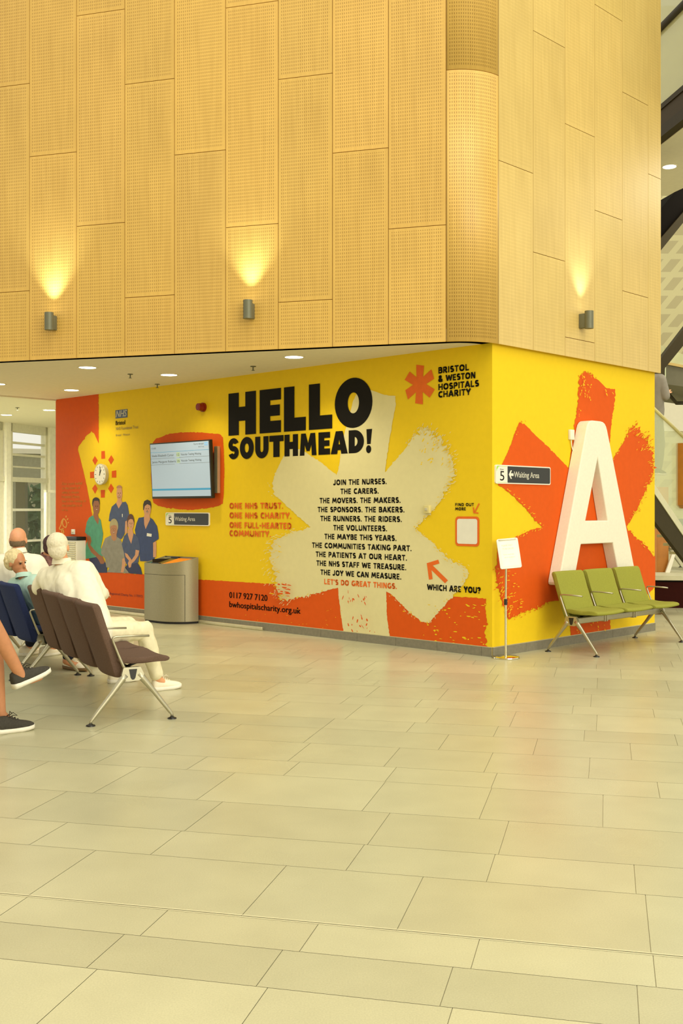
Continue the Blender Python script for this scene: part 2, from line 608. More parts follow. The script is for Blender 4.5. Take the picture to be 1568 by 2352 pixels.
def paint(F, wall, name, polys, off, mats, label=None):
    """polys: list of (pixel polygon, material index)"""
    b = MB()
    for i, (pl, mi) in enumerate(polys):
        b.flat([F.px(p[0], p[1], off) for p in pl], -(off + i * 0.00008), mi)
    o = b.build(name, mats, wall)
    if label: o['label'] = label
    return o


# orange border: left block and bottom band
border = [(128, 900, 0), (226.5, 890, 0.5), (226.5, 1019, .4), (218, 999, 2.2), (210, 990, 2.2), (203, 997, 2.2), (191, 1011, 1.6), (180, 1026, .4), (179, 1033, .3),
          (190, 1076, .3), (200, 1120, .3), (214, 1195, .3), (222, 1250, .3), (232, 1313, .8), (330, 1319, .8), (460, 1331, .8), (640, 1342, .8), (800, 1352, .8), (1039, 1370, .8),
          (1090, 1372.5, 1.5), (1116, 1375, 2.2), (1114, 1400, 2.8), (1119, 1430, 2.8), (1112, 1455, 2.8), (1121, 1486, 0.5), (1121, 1500, 0), (900, 1480, 0), (600, 1440, 0), (128, 1385, 0)]
bp_ = jag(border, 4.0, 11)
sp = []
r_ = random.Random(5)
for i in range(150):
    x = r_.uniform(925, 1121); f = (x - 900) / 221
    if r_.random() > f * f + .06: continue
    y = r_.uniform(1385, 1490)
    sp.append((speck(r_, x, y, r_.uniform(2, 7) * (0.4 + f * .6), r_.uniform(.8, 2.2), R(8)), 1))
for i in range(30):
    sp.append((speck(r_, r_.uniform(560, 790), r_.uniform(1395, 1455), r_.uniform(.5, 1.6), r_.uniform(.4, .9), R(8)), 1))
paint(FL, wall_left, 'painted_border', [(bp_, 0)] + sp, OFF1, [M_ORA, M_YEL], 'orange painted border running along the base and left end of the yellow wall')

star = crop(500, 840, 2.45, [
    (870, 140, 1), (940, 165, 2), (1000, 170, 3), (1000, 230, 3), (980, 330, 3), (965, 420, 3), (948, 540, 2), (940, 600, 3), (1010, 520, 4), (1060, 460, 8), (1100, 400, 12), (1140, 345, 22),
    (1200, 370, 24), (1270, 430, 22), (1310, 500, 18), (1335, 580, 16), (1310, 660, 12), (1260, 750, 8), (1190, 840, 8), (1108, 912, 6), (1200, 990, 9), (1300, 1090, 10), (1390, 1130, 10), (1415, 1170, 10),
    (1380, 1230, 8), (1310, 1310, 7), (1230, 1400, 7), (1190, 1450, 6), (1140, 1440, 6), (1060, 1370, 5), (980, 1290, 3), (948, 1270, 2), (950, 1400, 2), (968, 1530, 0), (708, 1502, 2),
    (692, 1400, 2), (680, 1300, 2), (676, 1248, 4), (600, 1270, 8), (500, 1295, 9), (410, 1312, 14), (350, 1322, 20), (330, 1240, 20), (320, 1180, 20), (296, 1110, 18), (300, 1050, 18), (312, 985, 14), (380, 950, 10),
    (450, 930, 6), (522, 908, 3), (470, 865, 4), (400, 800, 4), (350, 752, 6), (310, 720, 6), (305, 660, 4), (330, 590, 2), (368, 512, 1), (400, 470, 1), (470, 470, 2), (520, 505, 3), (590, 550, 3), (668, 616, 2),
    (680, 580, 2), (692, 480, 2), (710, 390, 2), (736, 300, 1), (760, 200, 1), (800, 120, 1)])
sj = jag(star, 3.6, 21)
sp = []
r_ = random.Random(9)
for i in range(70):   # dry bristle flecks in the ends of the arms
    k = r_.random()
    if k < .35: x, y, mi, an = r_.uniform(1150, 1330), r_.uniform(400, 560), 1, R(-55)
    elif k < .6: x, y, mi, an = r_.uniform(315, 390), r_.uniform(1000, 1300), 1, R(10)
    elif k < .8: x, y, mi, an = r_.uniform(715, 900), r_.uniform(1270, 1340), 2, R(85)
    else: x, y, mi, an = r_.uniform(740, 905), r_.uniform(1395, 1500), 2, R(80)
    sp.append((crop(500, 840, 2.45, speck(r_, x, y, r_.uniform(4, 16), r_.uniform(1.5, 4.5), an + r_.uniform(-.5, .5))), mi))
for i in range(26):
    sp.append((crop(500, 840, 2.45, speck(r_, r_.uniform(330, 420), r_.uniform(1225, 1320), r_.uniform(6, 18), r_.uniform(2, 5), R(10))), 2))
paint(FL, wall_left, 'brush_star', [(sj, 0)] + bristle(star, 3, 0, 1) + sp, OFF2, [M_CRE, M_YEL, M_ORA], 'large cream six-armed brush-stroke star on the yellow wall')

# orange patch behind the television
patch = crop(330, 980, 7.84, [(165, 280, 6), (220, 215, 8), (320, 185, 10), (400, 140, 10), (650, 105, 10), (900, 95, 10), (1150, 115, 8), (1370, 135, 4), (1425, 190, 3), (1440, 400, 3), (1452, 800, 3),
                              (1440, 1200, 3), (1420, 1390, 6), (1340, 1430, 8), (1150, 1470, 9), (880, 1500, 10), (640, 1490, 10), (400, 1460, 10), (250, 1420, 8), (175, 1370, 4), (160, 1300, 2), (128, 900, 2), (135, 500, 2)])
paint(FL, wall_left, 'painted_patch', [(jag(patch, 2.5, 4), 0)] + bristle(patch, 6, 0, 1, 1.0), OFF1, [M_ORA, M_YEL], 'orange painted patch behind the television')

# sun rays around the clock
b = MB()
cx_, cz_ = FL.px(236.5, 1089.5)
for k in range(8):
    a = k * math.pi / 4
    r0, r1, w = (.235, .35, .05) if k % 2 == 0 else (.25, .355, .052)
    q = []
    for rr, ww in ((r0, -w), (r1, -w), (r1, w), (r0, w)):
        jx = random.uniform(-.008, .008)
        q.append((cx_ + math.cos(a) * rr - math.sin(a) * (ww + jx), cz_ + math.sin(a) * rr + math.cos(a) * (ww + jx)))
    b.flat(q, -OFF1)
b.build('painted_sun_rays', M_ORA, wall_left)

# big heading: hand cut heavy capitals
def ring(cx, cz, rx, rz, ix, iz, n=40, a0=0.0, a1=2 * math.pi):
    out = [(cx + rx * math.cos(a0 + (a1 - a0) * i / n), cz + rz * math.sin(a0 + (a1 - a0) * i / n)) for i in range(n + 1)]
    inn = [(cx + ix * math.cos(a0 + (a1 - a0) * i / n), cz + iz * math.sin(a0 + (a1 - a0) * i / n)) for i in range(n + 1)]
    return out, inn


GL = {   # unit letter boxes (x, z in 0..1); 'r' entries are rings
    'H': [[(0, 0), (.38, 0), (.38, 1), (0, 1)], [(.62, 0), (1, 0), (1, 1), (.62, 1)], [(.3, .33), (.7, .33), (.7, .66), (.3, .66)]],
    'E': [[(0, 0), (.5, 0), (.5, 1), (0, 1)], [(.4, 0), (1, 0), (1, .27), (.4, .27)], [(.4, .38), (.95, .38), (.95, .63), (.4, .63)], [(.4, .74), (1, .74), (1, 1), (.4, 1)]],
    'L': [[(0, 0), (.48, 0), (.48, 1), (0, 1)], [(.4, 0), (1, 0), (1, .3), (.4, .3)]],
    'T': [[(.28, 0), (.72, 0), (.72, 1), (.28, 1)], [(0, .72), (1, .72), (1, 1), (0, 1)]],
    'M': [[(0, 0), (.28, 0), (.33, 1), (.08, 1)], [(.72, 0), (1, 0), (.92, 1), (.67, 1)], [(.1, 1), (.36, 1), (.6, .25), (.42, .18)], [(.9, 1), (.64, 1), (.4, .25), (.58, .18)]],
    'A': [[(0, 0), (.38, 0), (.56, 1), (.3, 1)], [(.62, 0), (1, 0), (.7, 1), (.44, 1)], [(.3, .17), (.75, .17), (.7, .42), (.34, .42)]],
    'U': [[(0, .4), (.38, .4), (.38, 1), (0, 1)], [(.62, .4), (1, .4), (1, 1), (.62, 1)]],
    'D': [[(0, 0), (.4, 0), (.4, 1), (0, 1)]],
    '!': [[(.16, .36), (.74, .36), (1, 1), (.06, 1)]],
}
RG = {'O': [(.5, .5, .5, .53, .15, .22, 0, 2 * math.pi)], 'U': [(.5, .42, .5, .45, .12, .16, math.pi, 2 * math.pi)],
      'D': [(.38, .5, .62, .5, .2, .2, -math.pi / 2, math.pi / 2)],
      'S': [(.5, .69, .5, .32, .10, .07, R(18), R(275)), (.5, .31, .5, .32, .10, .07, R(198), R(455))],
      '!': [(.42, .14, .42, .17, .0, .0, 0, 2 * math.pi)]}


def glyph(mb, ch, x0, x1, z0, z1, y, mi=0):
    X = lambda p: (x0 + p[0] * (x1 - x0), z0 + p[1] * (z1 - z0))
    for i, pl in enumerate(GL.get(ch, [])):
        pl = [X(p) for p in pl]
        A = sum(pl[i][0] * pl[(i + 1) % len(pl)][1] - pl[(i + 1) % len(pl)][0] * pl[i][1] for i in range(len(pl)))
        if A < 0: pl = pl[::-1]
        mb.flat(pl, y - .00005 * i, mi)
    for (cx, cz, rx, rz, ix, iz, a0, a1) in RG.get(ch, []):
        o, n = ring(cx, cz, rx, rz, ix, iz, 40, a0, a1)
        o = [X(p) for p in o]; n = [X(p) for p in n]
        vs = [Vector((p[0], y - .0003, p[1])) for p in o + n]
        k = len(o)
        mb.add(vs, [(i, i + 1, k + i + 1, k + i) for i in range(k - 1)], mi)


b = MB()
cx3 = lambda x: 500 + x / 2.45
for ch, xa, xb, z0, z1 in [('H', 62, 216, 2.507, 3.06), ('E', 237, 357, 2.507, 3.06), ('L', 374, 497, 2.507, 3.06), ('L', 514, 645, 2.507, 3.06), ('O', 660, 872, 2.51, 3.065)]:
    glyph(b, ch, FL.px(cx3(xa), 950)[0], FL.px(cx3(xb), 950)[0], z0, z1, -OFF3)
b.build('heading_lettering', M_INK, wall_left)
b = MB()
for ch, xa, xb in [('S', 62, 119), ('O', 126, 204), ('U', 212, 287), ('T', 292, 372), ('H', 377, 453), ('M', 463, 557), ('E', 568, 633), ('A', 637, 733), ('D', 738, 824), ('!', 836, 870)]:
    glyph(b, ch, FL.px(cx3(xa), 1030)[0], FL.px(cx3(xb), 1030)[0], 2.198, 2.468, -OFF3)
b.build('subheading_lettering', M_INK, wall_left)

# heavy hand-cut capitals for the smaller lines: every letter is a set of thick strokes (unit height)
def arc(cx, cy, rx, ry, a0, a1, n=10):
    return [(cx + rx * math.cos(R(a0 + (a1 - a0) * i / n)), cy + ry * math.sin(R(a0 + (a1 - a0) * i / n))) for i in range(n + 1)]


CAPS = {
    'A': (.72, [[(.06, 0), (.36, 1)], [(.66, 0), (.36, 1)], [(.16, .3), (.56, .3)]]), 'B': (.6, [[(.1, 0), (.1, 1)], [(.1, .9), *arc(.3, .72, .18, .18, 90, -90), (.1, .54)], [(.1, .54), *arc(.32, .32, .2, .22, 90, -90), (.1, .1)]]),
    'C': (.62, [arc(.38, .5, .28, .4, 50, 310, 14)]), 'D': (.66, [[(.1, 0), (.1, 1)], [(.1, .9), *arc(.26, .5, .32, .4, 90, -90, 12), (.1, .1)]]),
    'E': (.54, [[(.1, 0), (.1, 1)], [(.1, .9), (.5, .9)], [(.1, .5), (.46, .5)], [(.1, .1), (.5, .1)]]), 'F': (.52, [[(.1, 0), (.1, 1)], [(.1, .9), (.5, .9)], [(.1, .5), (.45, .5)]]),
    'G': (.68, [arc(.38, .5, .28, .4, 50, 340, 14), [(.4, .42), (.64, .42), (.64, .2)]]), 'H': (.66, [[(.1, 0), (.1, 1)], [(.56, 0), (.56, 1)], [(.1, .5), (.56, .5)]]), 'I': (.22, [[(.11, 0), (.11, 1)]]),
    'J': (.46, [[(.34, 1), (.34, .3), *arc(.18, .28, .16, .19, 0, -150, 8)]]), 'K': (.64, [[(.1, 0), (.1, 1)], [(.56, 1), (.16, .5)], [(.2, .55), (.58, 0)]]), 'L': (.52, [[(.1, 0), (.1, 1)], [(.1, .1), (.5, .1)]]),
    'M': (.86, [[(.08, 0), (.18, 1)], [(.18, .95), (.43, .25)], [(.68, .95), (.43, .25)], [(.78, 0), (.68, 1)]]), 'N': (.68, [[(.1, 0), (.1, 1)], [(.12, .95), (.56, .05)], [(.58, 0), (.58, 1)]]),
    'O': (.76, [arc(.38, .5, .28, .4, 0, 360, 20)]), 'P': (.58, [[(.1, 0), (.1, 1)], [(.1, .9), *arc(.28, .68, .2, .22, 90, -90), (.1, .46)]]),
    'R': (.62, [[(.1, 0), (.1, 1)], [(.1, .9), *arc(.28, .69, .2, .21, 90, -90), (.1, .48)], [(.26, .48), (.56, 0)]]),
    'S': (.56, [arc(.28, .7, .18, .2, 35, 270, 10) + arc(.28, .3, .19, .2, 90, -145, 10)[1:]]), 'T': (.56, [[(.28, 0), (.28, 1)], [(.0, .9), (.56, .9)]]),
    'U': (.66, [[(.1, 1), (.1, .35), *arc(.33, .33, .23, .23, 180, 360, 10), (.56, 1)]]), 'V': (.68, [[(.04, 1), (.34, .03)], [(.64, 1), (.34, .03)]]),
    'W': (.98, [[(.05, 1), (.26, .05)], [(.26, .05), (.49, .9)], [(.49, .9), (.72, .05)], [(.72, .05), (.93, 1)]]), 'Y': (.62, [[(.04, 1), (.31, .45)], [(.58, 1), (.31, .45)], [(.31, .5), (.31, 0)]]),
    '.': (.2, [[(.1, 0), (.1, .2)]]), "'": (.18, [[(.1, 1), (.08, .7)]]), '-': (.34, [[(.03, .48), (.31, .48)]]), ' ': (.3, []), '?': (.52, [arc(.24, .72, .18, .19, 165, -70, 10) + [(.24, .34)], [(.24, 0), (.24, .19)]]),
    '&': (.72, [[(.62, 0), *arc(.3, .78, .14, .13, 215, -40, 10), (.18, .42), *arc(.3, .26, .2, .17, 150, 330, 8), (.6, .45)]]),
}


def cap_line(mb, body, x0, x1, zb, cap, y, wt=.2, mi=0):
    gap = .085
    W = sum(CAPS[c][0] for c in body) + gap * (len(body) - 1)
    k = (x1 - x0) / W
    x = x0; layer = 0
    for c in body:
        w, strokes = CAPS[c]
        for st_ in strokes:
            layer = (layer + 1) % 5
            P_ = [Vector((x + p[0] * k, zb + p[1] * cap)) for p in st_]
            h = wt * cap / 2; hx = min(h, wt * .62 * k)
            yy = y - .00006 * layer
            for i in range(len(P_) - 1):
                d = (P_[i + 1] - P_[i])
                if d.length < 1e-6: continue
                d.normalize(); n_ = Vector((-d.y, d.x))
                hh = h * abs(n_.y) + hx * abs(n_.x)
                q4 = [P_[i] - n_ * hh, P_[i + 1] - n_ * hh, P_[i + 1] + n_ * hh, P_[i] + n_ * hh]
                mb.add([(q_.x, yy - .00001 * (i % 3), q_.y) for q_ in q4], [(0, 1, 2, 3)], mi)
                if 0 < i:
                    mb.add([(P_[i].x + hh * math.cos(t * math.pi / 4), yy - .00004, P_[i].y + hh * math.sin(t * math.pi / 4)) for t in range(8)], [list(range(8))], mi)
        x += (w + gap) * k


BOLD = .016


def lines(F, wall, name, rows_, mats, off=OFF3, bold=BOLD, caps=.22):
    b = MB()
    for r in rows_:
        t, xa, xb, yb, yc = r[:5]
        if caps and t == t.upper():
            xm = (xa + xb) / 2; zb = F.px(xm, yb, off)[1]; zc = F.px(xm, yc, off)[1]
            cap_line(b, t, F.px(xa, yb, off)[0], F.px(xb, yb, off)[0], zb, zc - zb, -off, caps)
            continue
        text_px(b, F, t, xa, xb, yb, yc, off, bold, r[5] if len(r) > 5 else 0)
    return b.build(name, mats, wall)


def c3(t, xa, xb, yb, cap=31, mi=0):
    return (t, cx3(xa), cx3(xb), 840 + yb / 2.45, 840 + (yb - cap) / 2.45, mi)


lines(FL, wall_left, 'poem_lettering', [
    c3('JOIN THE NURSES.', 650, 950, 669), c3('THE CARERS.', 690, 905, 721), c3('THE MOVERS. THE MAKERS.', 573, 1028, 773), c3('THE SPONSORS. THE BAKERS.', 562, 1050, 825),
    c3('THE RUNNERS. THE RIDERS.', 577, 1035, 877), c3('THE VOLUNTEERS.', 650, 952, 929), c3('THE MAYBE THIS YEARS.', 600, 1005, 981), c3('THE COMMUNITIES TAKING PART.', 530, 1090, 1034),
    c3('THE PATIENTS AT OUR HEART.', 551, 1064, 1086), c3('THE NHS STAFF WE TREASURE.', 555, 1060, 1138), c3('THE JOY WE CAN MEASURE.', 578, 1032, 1190)], M_INK)
o = lines(FL, wall_left, 'closing_lettering', [c3("LET'S DO GREAT THINGS.", 598, 1007, 1243)], M_ORT); o['label'] = 'orange closing line under the black poem'
o = lines(FL, wall_left, 'slogan_lettering', [c3('ONE NHS TRUST.', 65, 367, 805, 34), c3('ONE NHS CHARITY.', 65, 413, 860, 34), c3('ONE FULL-HEARTED', 65, 413, 916, 34), c3('COMMUNITY.', 65, 298, 962, 34)], M_ORT, bold=.02)
o['label'] = 'orange four-line slogan left of the cream star'
lines(FL, wall_left, 'contact_lettering', [c3('0117 927 7120', 65, 278, 1315, 33), c3('bwhospitalscharity.org.uk', 65, 465, 1377, 33)], M_INK, bold=.016, caps=0)
lines(FL, wall_left, 'question_lettering', [c3('WHICH ARE YOU?', 1178, 1478, 1272, 34)], M_INK)
lines(FL, wall_left, 'invitation_lettering', [c3('FIND OUT', 1335, 1440, 790, 17), c3('MORE', 1335, 1395, 814, 17)], M_INK)
lines(FL, wall_left, 'charity_lettering', [c3('BRISTOL', 1240, 1413, 35, 36), c3('& WESTON', 1240, 1449, 81, 36), c3('HOSPITALS', 1240, 1469, 127, 36), c3('CHARITY', 1240, 1422, 172, 36)], M_INK, bold=.02)

# six-armed charity mark
b = MB()
mx_, mz_ = FL.px(cx3(1136), 840 + 106 / 2.45)
for k in range(6):
    a = R(88 + 60 * k); ln, w0, w1 = .215, .042, .056
    ca_, sa_ = math.cos(a), math.sin(a)
    q = [(0, -w0), (ln - .01, -w1), (ln + .006, w1), (0, w0)]
    b.flat([(mx_ + p[0] * ca_ - p[1] * sa_, mz_ + p[0] * sa_ + p[1] * ca_) for p in q], -OFF2 - .0001 * k)
b.build('charity_mark', M_ORT, wall_left)['label'] = 'orange six-armed brush mark beside the charity name'


def stroke(b, F, pts, wpx, off, mi=0):
    """painted stroke through surveyed points"""
    for i in range(len(pts) - 1):
        (x0, y0), (x1, y1) = pts[i], pts[i + 1]
        L = math.hypot(x1 - x0, y1 - y0); nx, ny = -(y1 - y0) / L * wpx / 2, (x1 - x0) / L * wpx / 2
        q = [(x0 + nx, y0 + ny), (x1 + nx, y1 + ny), (x1 - nx, y1 - ny), (x0 - nx, y0 - ny)]
        pl = [F.px(p[0], p[1], off) for p in q]
        A = sum(pl[k][0] * pl[(k + 1) % 4][1] - pl[(k + 1) % 4][0] * pl[k][1] for k in range(4))
        if A < 0: pl = pl[::-1]
        b.flat(pl, -off - .0001 * i, mi)


b = MB()
P = lambda x, y: (500 + x / 2.45, 840 + y / 2.45)
stroke(b, FL, [P(1286, 1216), P(1190, 1122)], 9.5, OFF3)
stroke(b, FL, [P(1243, 1102), P(1178, 1122)], 9.0, OFF3 + .0003)
stroke(b, FL, [P(1198, 1202), P(1186, 1112)], 8.5, OFF3 + .0006)
b.build('painted_arrow', M_ORT, wall_left)['label'] = 'thick orange arrow above the question on the wall'
b = MB()
stroke(b, FL, [P(1470, 775), P(1446, 822)], 2.6, OFF3)
stroke(b, FL, [P(1437, 797), P(1441, 829)], 2.6, OFF3 + .0003)
stroke(b, FL, [P(1466, 829), P(1439, 827)], 2.6, OFF3 + .0006)
b.build('painted_pointer', M_ORT, wall_left)['label'] = 'thin orange arrow beside the find out more line'
# square code panel: the code itself is left blank


def rrect(x0, x1, z0, z1, r, n=6):
    out = []
    for cx, cz, a in ((x1 - r, z0 + r, -90), (x1 - r, z1 - r, 0), (x0 + r, z1 - r, 90), (x0 + r, z0 + r, 180)):
        for i in range(n + 1):
            t = R(a + 90 * i / n); out.append((cx + r * math.cos(t), cz + r * math.sin(t)))
    return out


x0, z1 = FL.px(cx3(1337), 840 + 843 / 2.45); x1, z0 = FL.px(cx3(1472), 840 + 1018 / 2.45)
b = MB()
b.flat(rrect(x0, x1, z0, z1 - .01, .04), -OFF2, 0)
b.flat(rrect(x0 + .025, x1 - .025, z0 + .025, z1 - .035, .025), -OFF3, 1)
b.build('code_panel', [M_ORT, M_WHT], wall_left)['label'] = 'blank white square with an orange rounded border'

# hospital trust logo, left part of the wall
M_NHS = mat('logo_blue', (66, 84, 120), 0.5); M_GREYT = mat('grey_lettering', (120, 104, 60), 0.5)
b = MB()
x0, z1 = FL.px(265.5, 942.5); x1 = FL.px(293, 940)[0]; z0 = FL.px(279, 960)[1]
b.flat([(x0, z0), (x1, z0), (x1, z1), (x0, z1)], -OFF2, 0)
text_into(b, 'NHS', x0 + .015, x1 - .012, z0 + .018, (z1 - z0) * .76, -OFF3, .05, 1, .25)
text_px(b, FL, 'Bristol', 265.5, 287, 975.5, 966, OFF3, .01, 2)
text_px(b, FL, 'NHS Foundation Trust', 266, 317.5, 986, 979, OFF3, 0, 3)
text_px(b, FL, 'Bristol · Weston', 266, 298, 1001, 996, OFF3, 0, 3)
b.build('trust_logo', [M_NHS, M_WHT, M_INK, M_GREYT], wall_left)
# quotation in the orange block
lines(FL, wall_left, 'quotation_lettering', [('Our core belief', 142, 189, 1113.5, 1107.5), ('to the hearts of', 142, 184, 1123.5, 1117.5), ('what it means', 142, 181, 1133.5, 1128), ('Hospitals Charity', 142, 183, 1143.5, 1138),
                                         ('that is the making of', 142, 197, 1153.5, 1148), ('the possible in all', 142, 188, 1163.5, 1158), ('of us.', 142, 157, 1173.5, 1169)], M_YELT, bold=.012)
b = MB()
Q = lambda x, y: (130 + x / 15.68, 1100 + y / 15.68)
for ln in ([(250, 1420), (330, 1500), (370, 1640), (330, 1760), (240, 1700), (210, 1580), (250, 1420)], [(240, 1430), (180, 1520), (160, 1660), (90, 1790), (140, 1830), (250, 1780)],
           [(190, 1790), (180, 1900), (215, 2000), (260, 1930), (230, 1830), (190, 1790)], [(345, 1320), (335, 1390)], [(410, 1420), (375, 1480)], [(440, 1560), (400, 1590)]):
    stroke(b, FL, [Q(*p) for p in ln], 2.4, OFF2)
b.build('hand_doodle', M_YELT, wall_left)['label'] = 'small yellow outline doodle of a hand'
lines(FL, wall_left, 'charity_number_lettering', [('Registered Charity No. 1170973', 252, 327, 1369, 1363.5)], mat('dark_red_lettering', (104, 22, 6), .5), bold=.004)

# printed staff, five figures life size on the wall
S_D = mat('print_skin_dark', (150, 92, 50), .55); S_L = mat('print_skin_light', (206, 150, 108), .55); S_T = mat('print_skin_tan', (178, 124, 82), .55)
P_TEAL = mat('print_teal_scrubs', (74, 150, 120), .55, var=.12); P_NAVY = mat('print_navy_scrubs', (44, 62, 108), .55, var=.12); P_GREY = mat('print_grey_scrubs', (138, 134, 120), .55, var=.12)
P_BLU = mat('print_blue_scrubs', (62, 76, 112), .55, var=.12); P_JEAN = mat('print_dark_jeans', (32, 42, 84), .55, var=.15)
P_HAIR = mat('print_dark_hair', (52, 40, 26), .6); P_HAIRB = mat('print_auburn_hair', (92, 56, 32), .6); P_HAIRG = mat('print_grey_hair', (172, 160, 116), .6)
P_TEETH = mat('print_teeth', (222, 210, 186), .5); P_LIP = mat('print_lips', (132, 66, 48), .5)
STAFF = [S_D, S_L, S_T, P_TEAL, P_NAVY, P_GREY, P_BLU, P_JEAN, P_HAIR, P_HAIRB, P_HAIRG, P_TEETH, P_LIP, M_WHT, M_INK]
cs = lambda pts: crop(180, 1100, 7.84, pts)


def oval(cx, cy, rx, ry, n=18, a0=0, a1=360):
    return [(cx + rx * math.cos(R(a0 + (a1 - a0) * i / n)), cy + ry * math.sin(R(a0 + (a1 - a0) * i / n))) for i in range(n if a1 - a0 == 360 else n + 1)]


def face_bits(cx, cy, w, h, beard=False, glasses=False, mous=False):
    """features of a printed face centred at (cx, cy)"""
    o = []
    for sx in (-.36, .42):
        o.append((cs(oval(cx + sx * w, cy - .12 * h, .15 * w, .045 * h, 8)), 14))
        o.append((cs([(cx + (sx - .2) * w, cy - .22 * h), (cx + (sx + .2) * w, cy - .24 * h), (cx + (sx + .2) * w, cy - .2 * h), (cx + (sx - .2) * w, cy - .18 * h)]), 8))
    o.append((cs([(cx + .02 * w, cy - .05 * h), (cx + .16 * w, cy + .16 * h), (cx - .08 * w, cy + .16 * h)]), 12))
    if beard: o.append((cs(oval(cx, cy + .42 * h, .62 * w, .24 * h, 14)), 2))
    o.append((cs([(cx - .38 * w, cy + .28 * h), (cx + .42 * w, cy + .27 * h), (cx + .3 * w, cy + .42 * h), (cx, cy + .46 * h), (cx - .26 * w, cy + .42 * h)]), 12))
    o.append((cs([(cx - .3 * w, cy + .3 * h), (cx + .34 * w, cy + .29 * h), (cx + .22 * w, cy + .37 * h), (cx - .18 * w, cy + .38 * h)]), 11))
    if mous: o.append((cs([(cx - .4 * w, cy + .26 * h), (cx, cy + .18 * h), (cx + .44 * w, cy + .25 * h), (cx + .4 * w, cy + .29 * h), (cx - .38 * w, cy + .3 * h)]), 8))
    if glasses:
        for sx in (-.38, .44):
            o.append((cs(oval(cx + sx * w, cy - .1 * h, .3 * w, .12 * h, 12)), 14)); o.append((cs(oval(cx + sx * w, cy - .1 * h, .24 * w, .09 * h, 12)), 1))
    return o


def staff(label, polys, off):
    b = MB()
    for i, (pl, mi) in enumerate(polys):
        b.flat([FL.px(p[0], p[1], off) for p in pl], -(off + i * .00012), mi)
    o = b.build('printed_staff_figure', STAFF, wall_left)
    o['label'] = label


# standing at the back, bald man in slate blue
staff('printed bald man in slate blue scrubs standing at the back', [
    (cs([(735, 340), (790, 420), (850, 410), (885, 470), (915, 640), (905, 730), (850, 760), (830, 990), (780, 1080), (700, 1080), (640, 780), (545, 760), (560, 640), (600, 500), (680, 430)]), 6),
    (cs([(700, 380), (780, 380), (785, 430), (725, 535), (680, 440)]), 1), (cs([(845, 765), (885, 745), (880, 960), (850, 1000), (835, 950)]), 1),
    (cs(oval(738, 262, 52, 140)), 1), (cs(oval(736, 165, 52, 52, 14, 180, 360)), 2)] + face_bits(735, 275, 46, 120, beard=True) + [(cs([(785, 630), (800, 630), (797, 690), (788, 690)]), 13)], .0042)
staff('printed nurse in teal scrubs with dark hair tied back, leftmost of the group', [
    (cs([(185, 1420), (330, 1400), (440, 1440), (520, 1560), (515, 1690), (330, 1690), (260, 1640)]), 7),
    (cs([(250, 660), (190, 700), (150, 780), (118, 960), (160, 1010), (165, 1100), (140, 1170), (120, 1330), (130, 1440), (200, 1430), (330, 1405), (440, 1390), (470, 1320), (400, 1240), (430, 1100), (445, 990), (420, 860), (400, 740), (360, 690)]), 3),
    (cs([(275, 600), (350, 640), (370, 730), (355, 825), (300, 740), (265, 660)]), 0),
    (cs([(140, 985), (220, 1040), (235, 1120), (215, 1190), (290, 1280), (370, 1360), (435, 1400), (475, 1490), (450, 1530), (400, 1530), (365, 1460), (320, 1400), (230, 1320), (170, 1200), (155, 1090)]), 0),
    (cs(oval(316, 440, 70, 110)), 8), (cs(oval(322, 510, 62, 140)), 0), (cs(oval(318, 395, 66, 62, 14, 180, 360)), 8)] + face_bits(330, 510, 44, 120), .0045)
staff('printed young man in navy scrubs with dark fringe, rightmost of the group', [
    (cs([(1160, 690), (1085, 700), (1045, 800), (1015, 920), (1040, 1060), (1080, 1100), (1090, 1260), (1110, 1480), (1350, 1490), (1375, 1420), (1345, 1290), (1340, 1150), (1445, 1080), (1440, 990), (1415, 850), (1340, 730), (1280, 690), (1220, 660)]), 4),
    (cs([(1345, 1150), (1400, 1120), (1405, 1260), (1400, 1410), (1345, 1410)]), 1), (cs([(1185, 640), (1285, 650), (1290, 730), (1210, 905), (1185, 820), (1180, 700)]), 1),
    (cs(oval(1240, 540, 66, 145)), 1), (cs([(1165, 560), (1165, 460), (1185, 400), (1240, 372), (1295, 400), (1312, 470), (1308, 550), (1295, 480), (1240, 455), (1195, 490), (1180, 560)]), 8)]
      + face_bits(1238, 555, 46, 120, mous=True) + [(cs([(1235, 975), (1322, 990), (1316, 1042), (1230, 1030)]), 13)], .0045)
staff('printed older woman with short grey hair, glasses and grey scrubs, sitting in front', [
    (cs([(575, 1020), (480, 1070), (420, 1230), (405, 1340), (480, 1440), (500, 1590), (560, 1600), (510, 1680), (700, 1690), (910, 1700), (860, 1600), (800, 1520), (835, 1400), (850, 1390), (800, 1180), (750, 1080), (690, 1040)]), 5),
    (cs([(790, 1440), (850, 1410), (860, 1500), (830, 1600), (810, 1690), (760, 1680), (785, 1560)]), 1), (cs([(590, 1010), (690, 1020), (680, 1100), (635, 1120), (600, 1080)]), 2),
    (cs(oval(640, 850, 78, 135)), 10), (cs(oval(636, 920, 66, 130)), 2), (cs([(562, 880), (570, 790), (630, 740), (700, 790), (716, 880), (690, 840), (640, 830), (590, 845)]), 10)] + face_bits(636, 925, 46, 115, glasses=True), .0058)
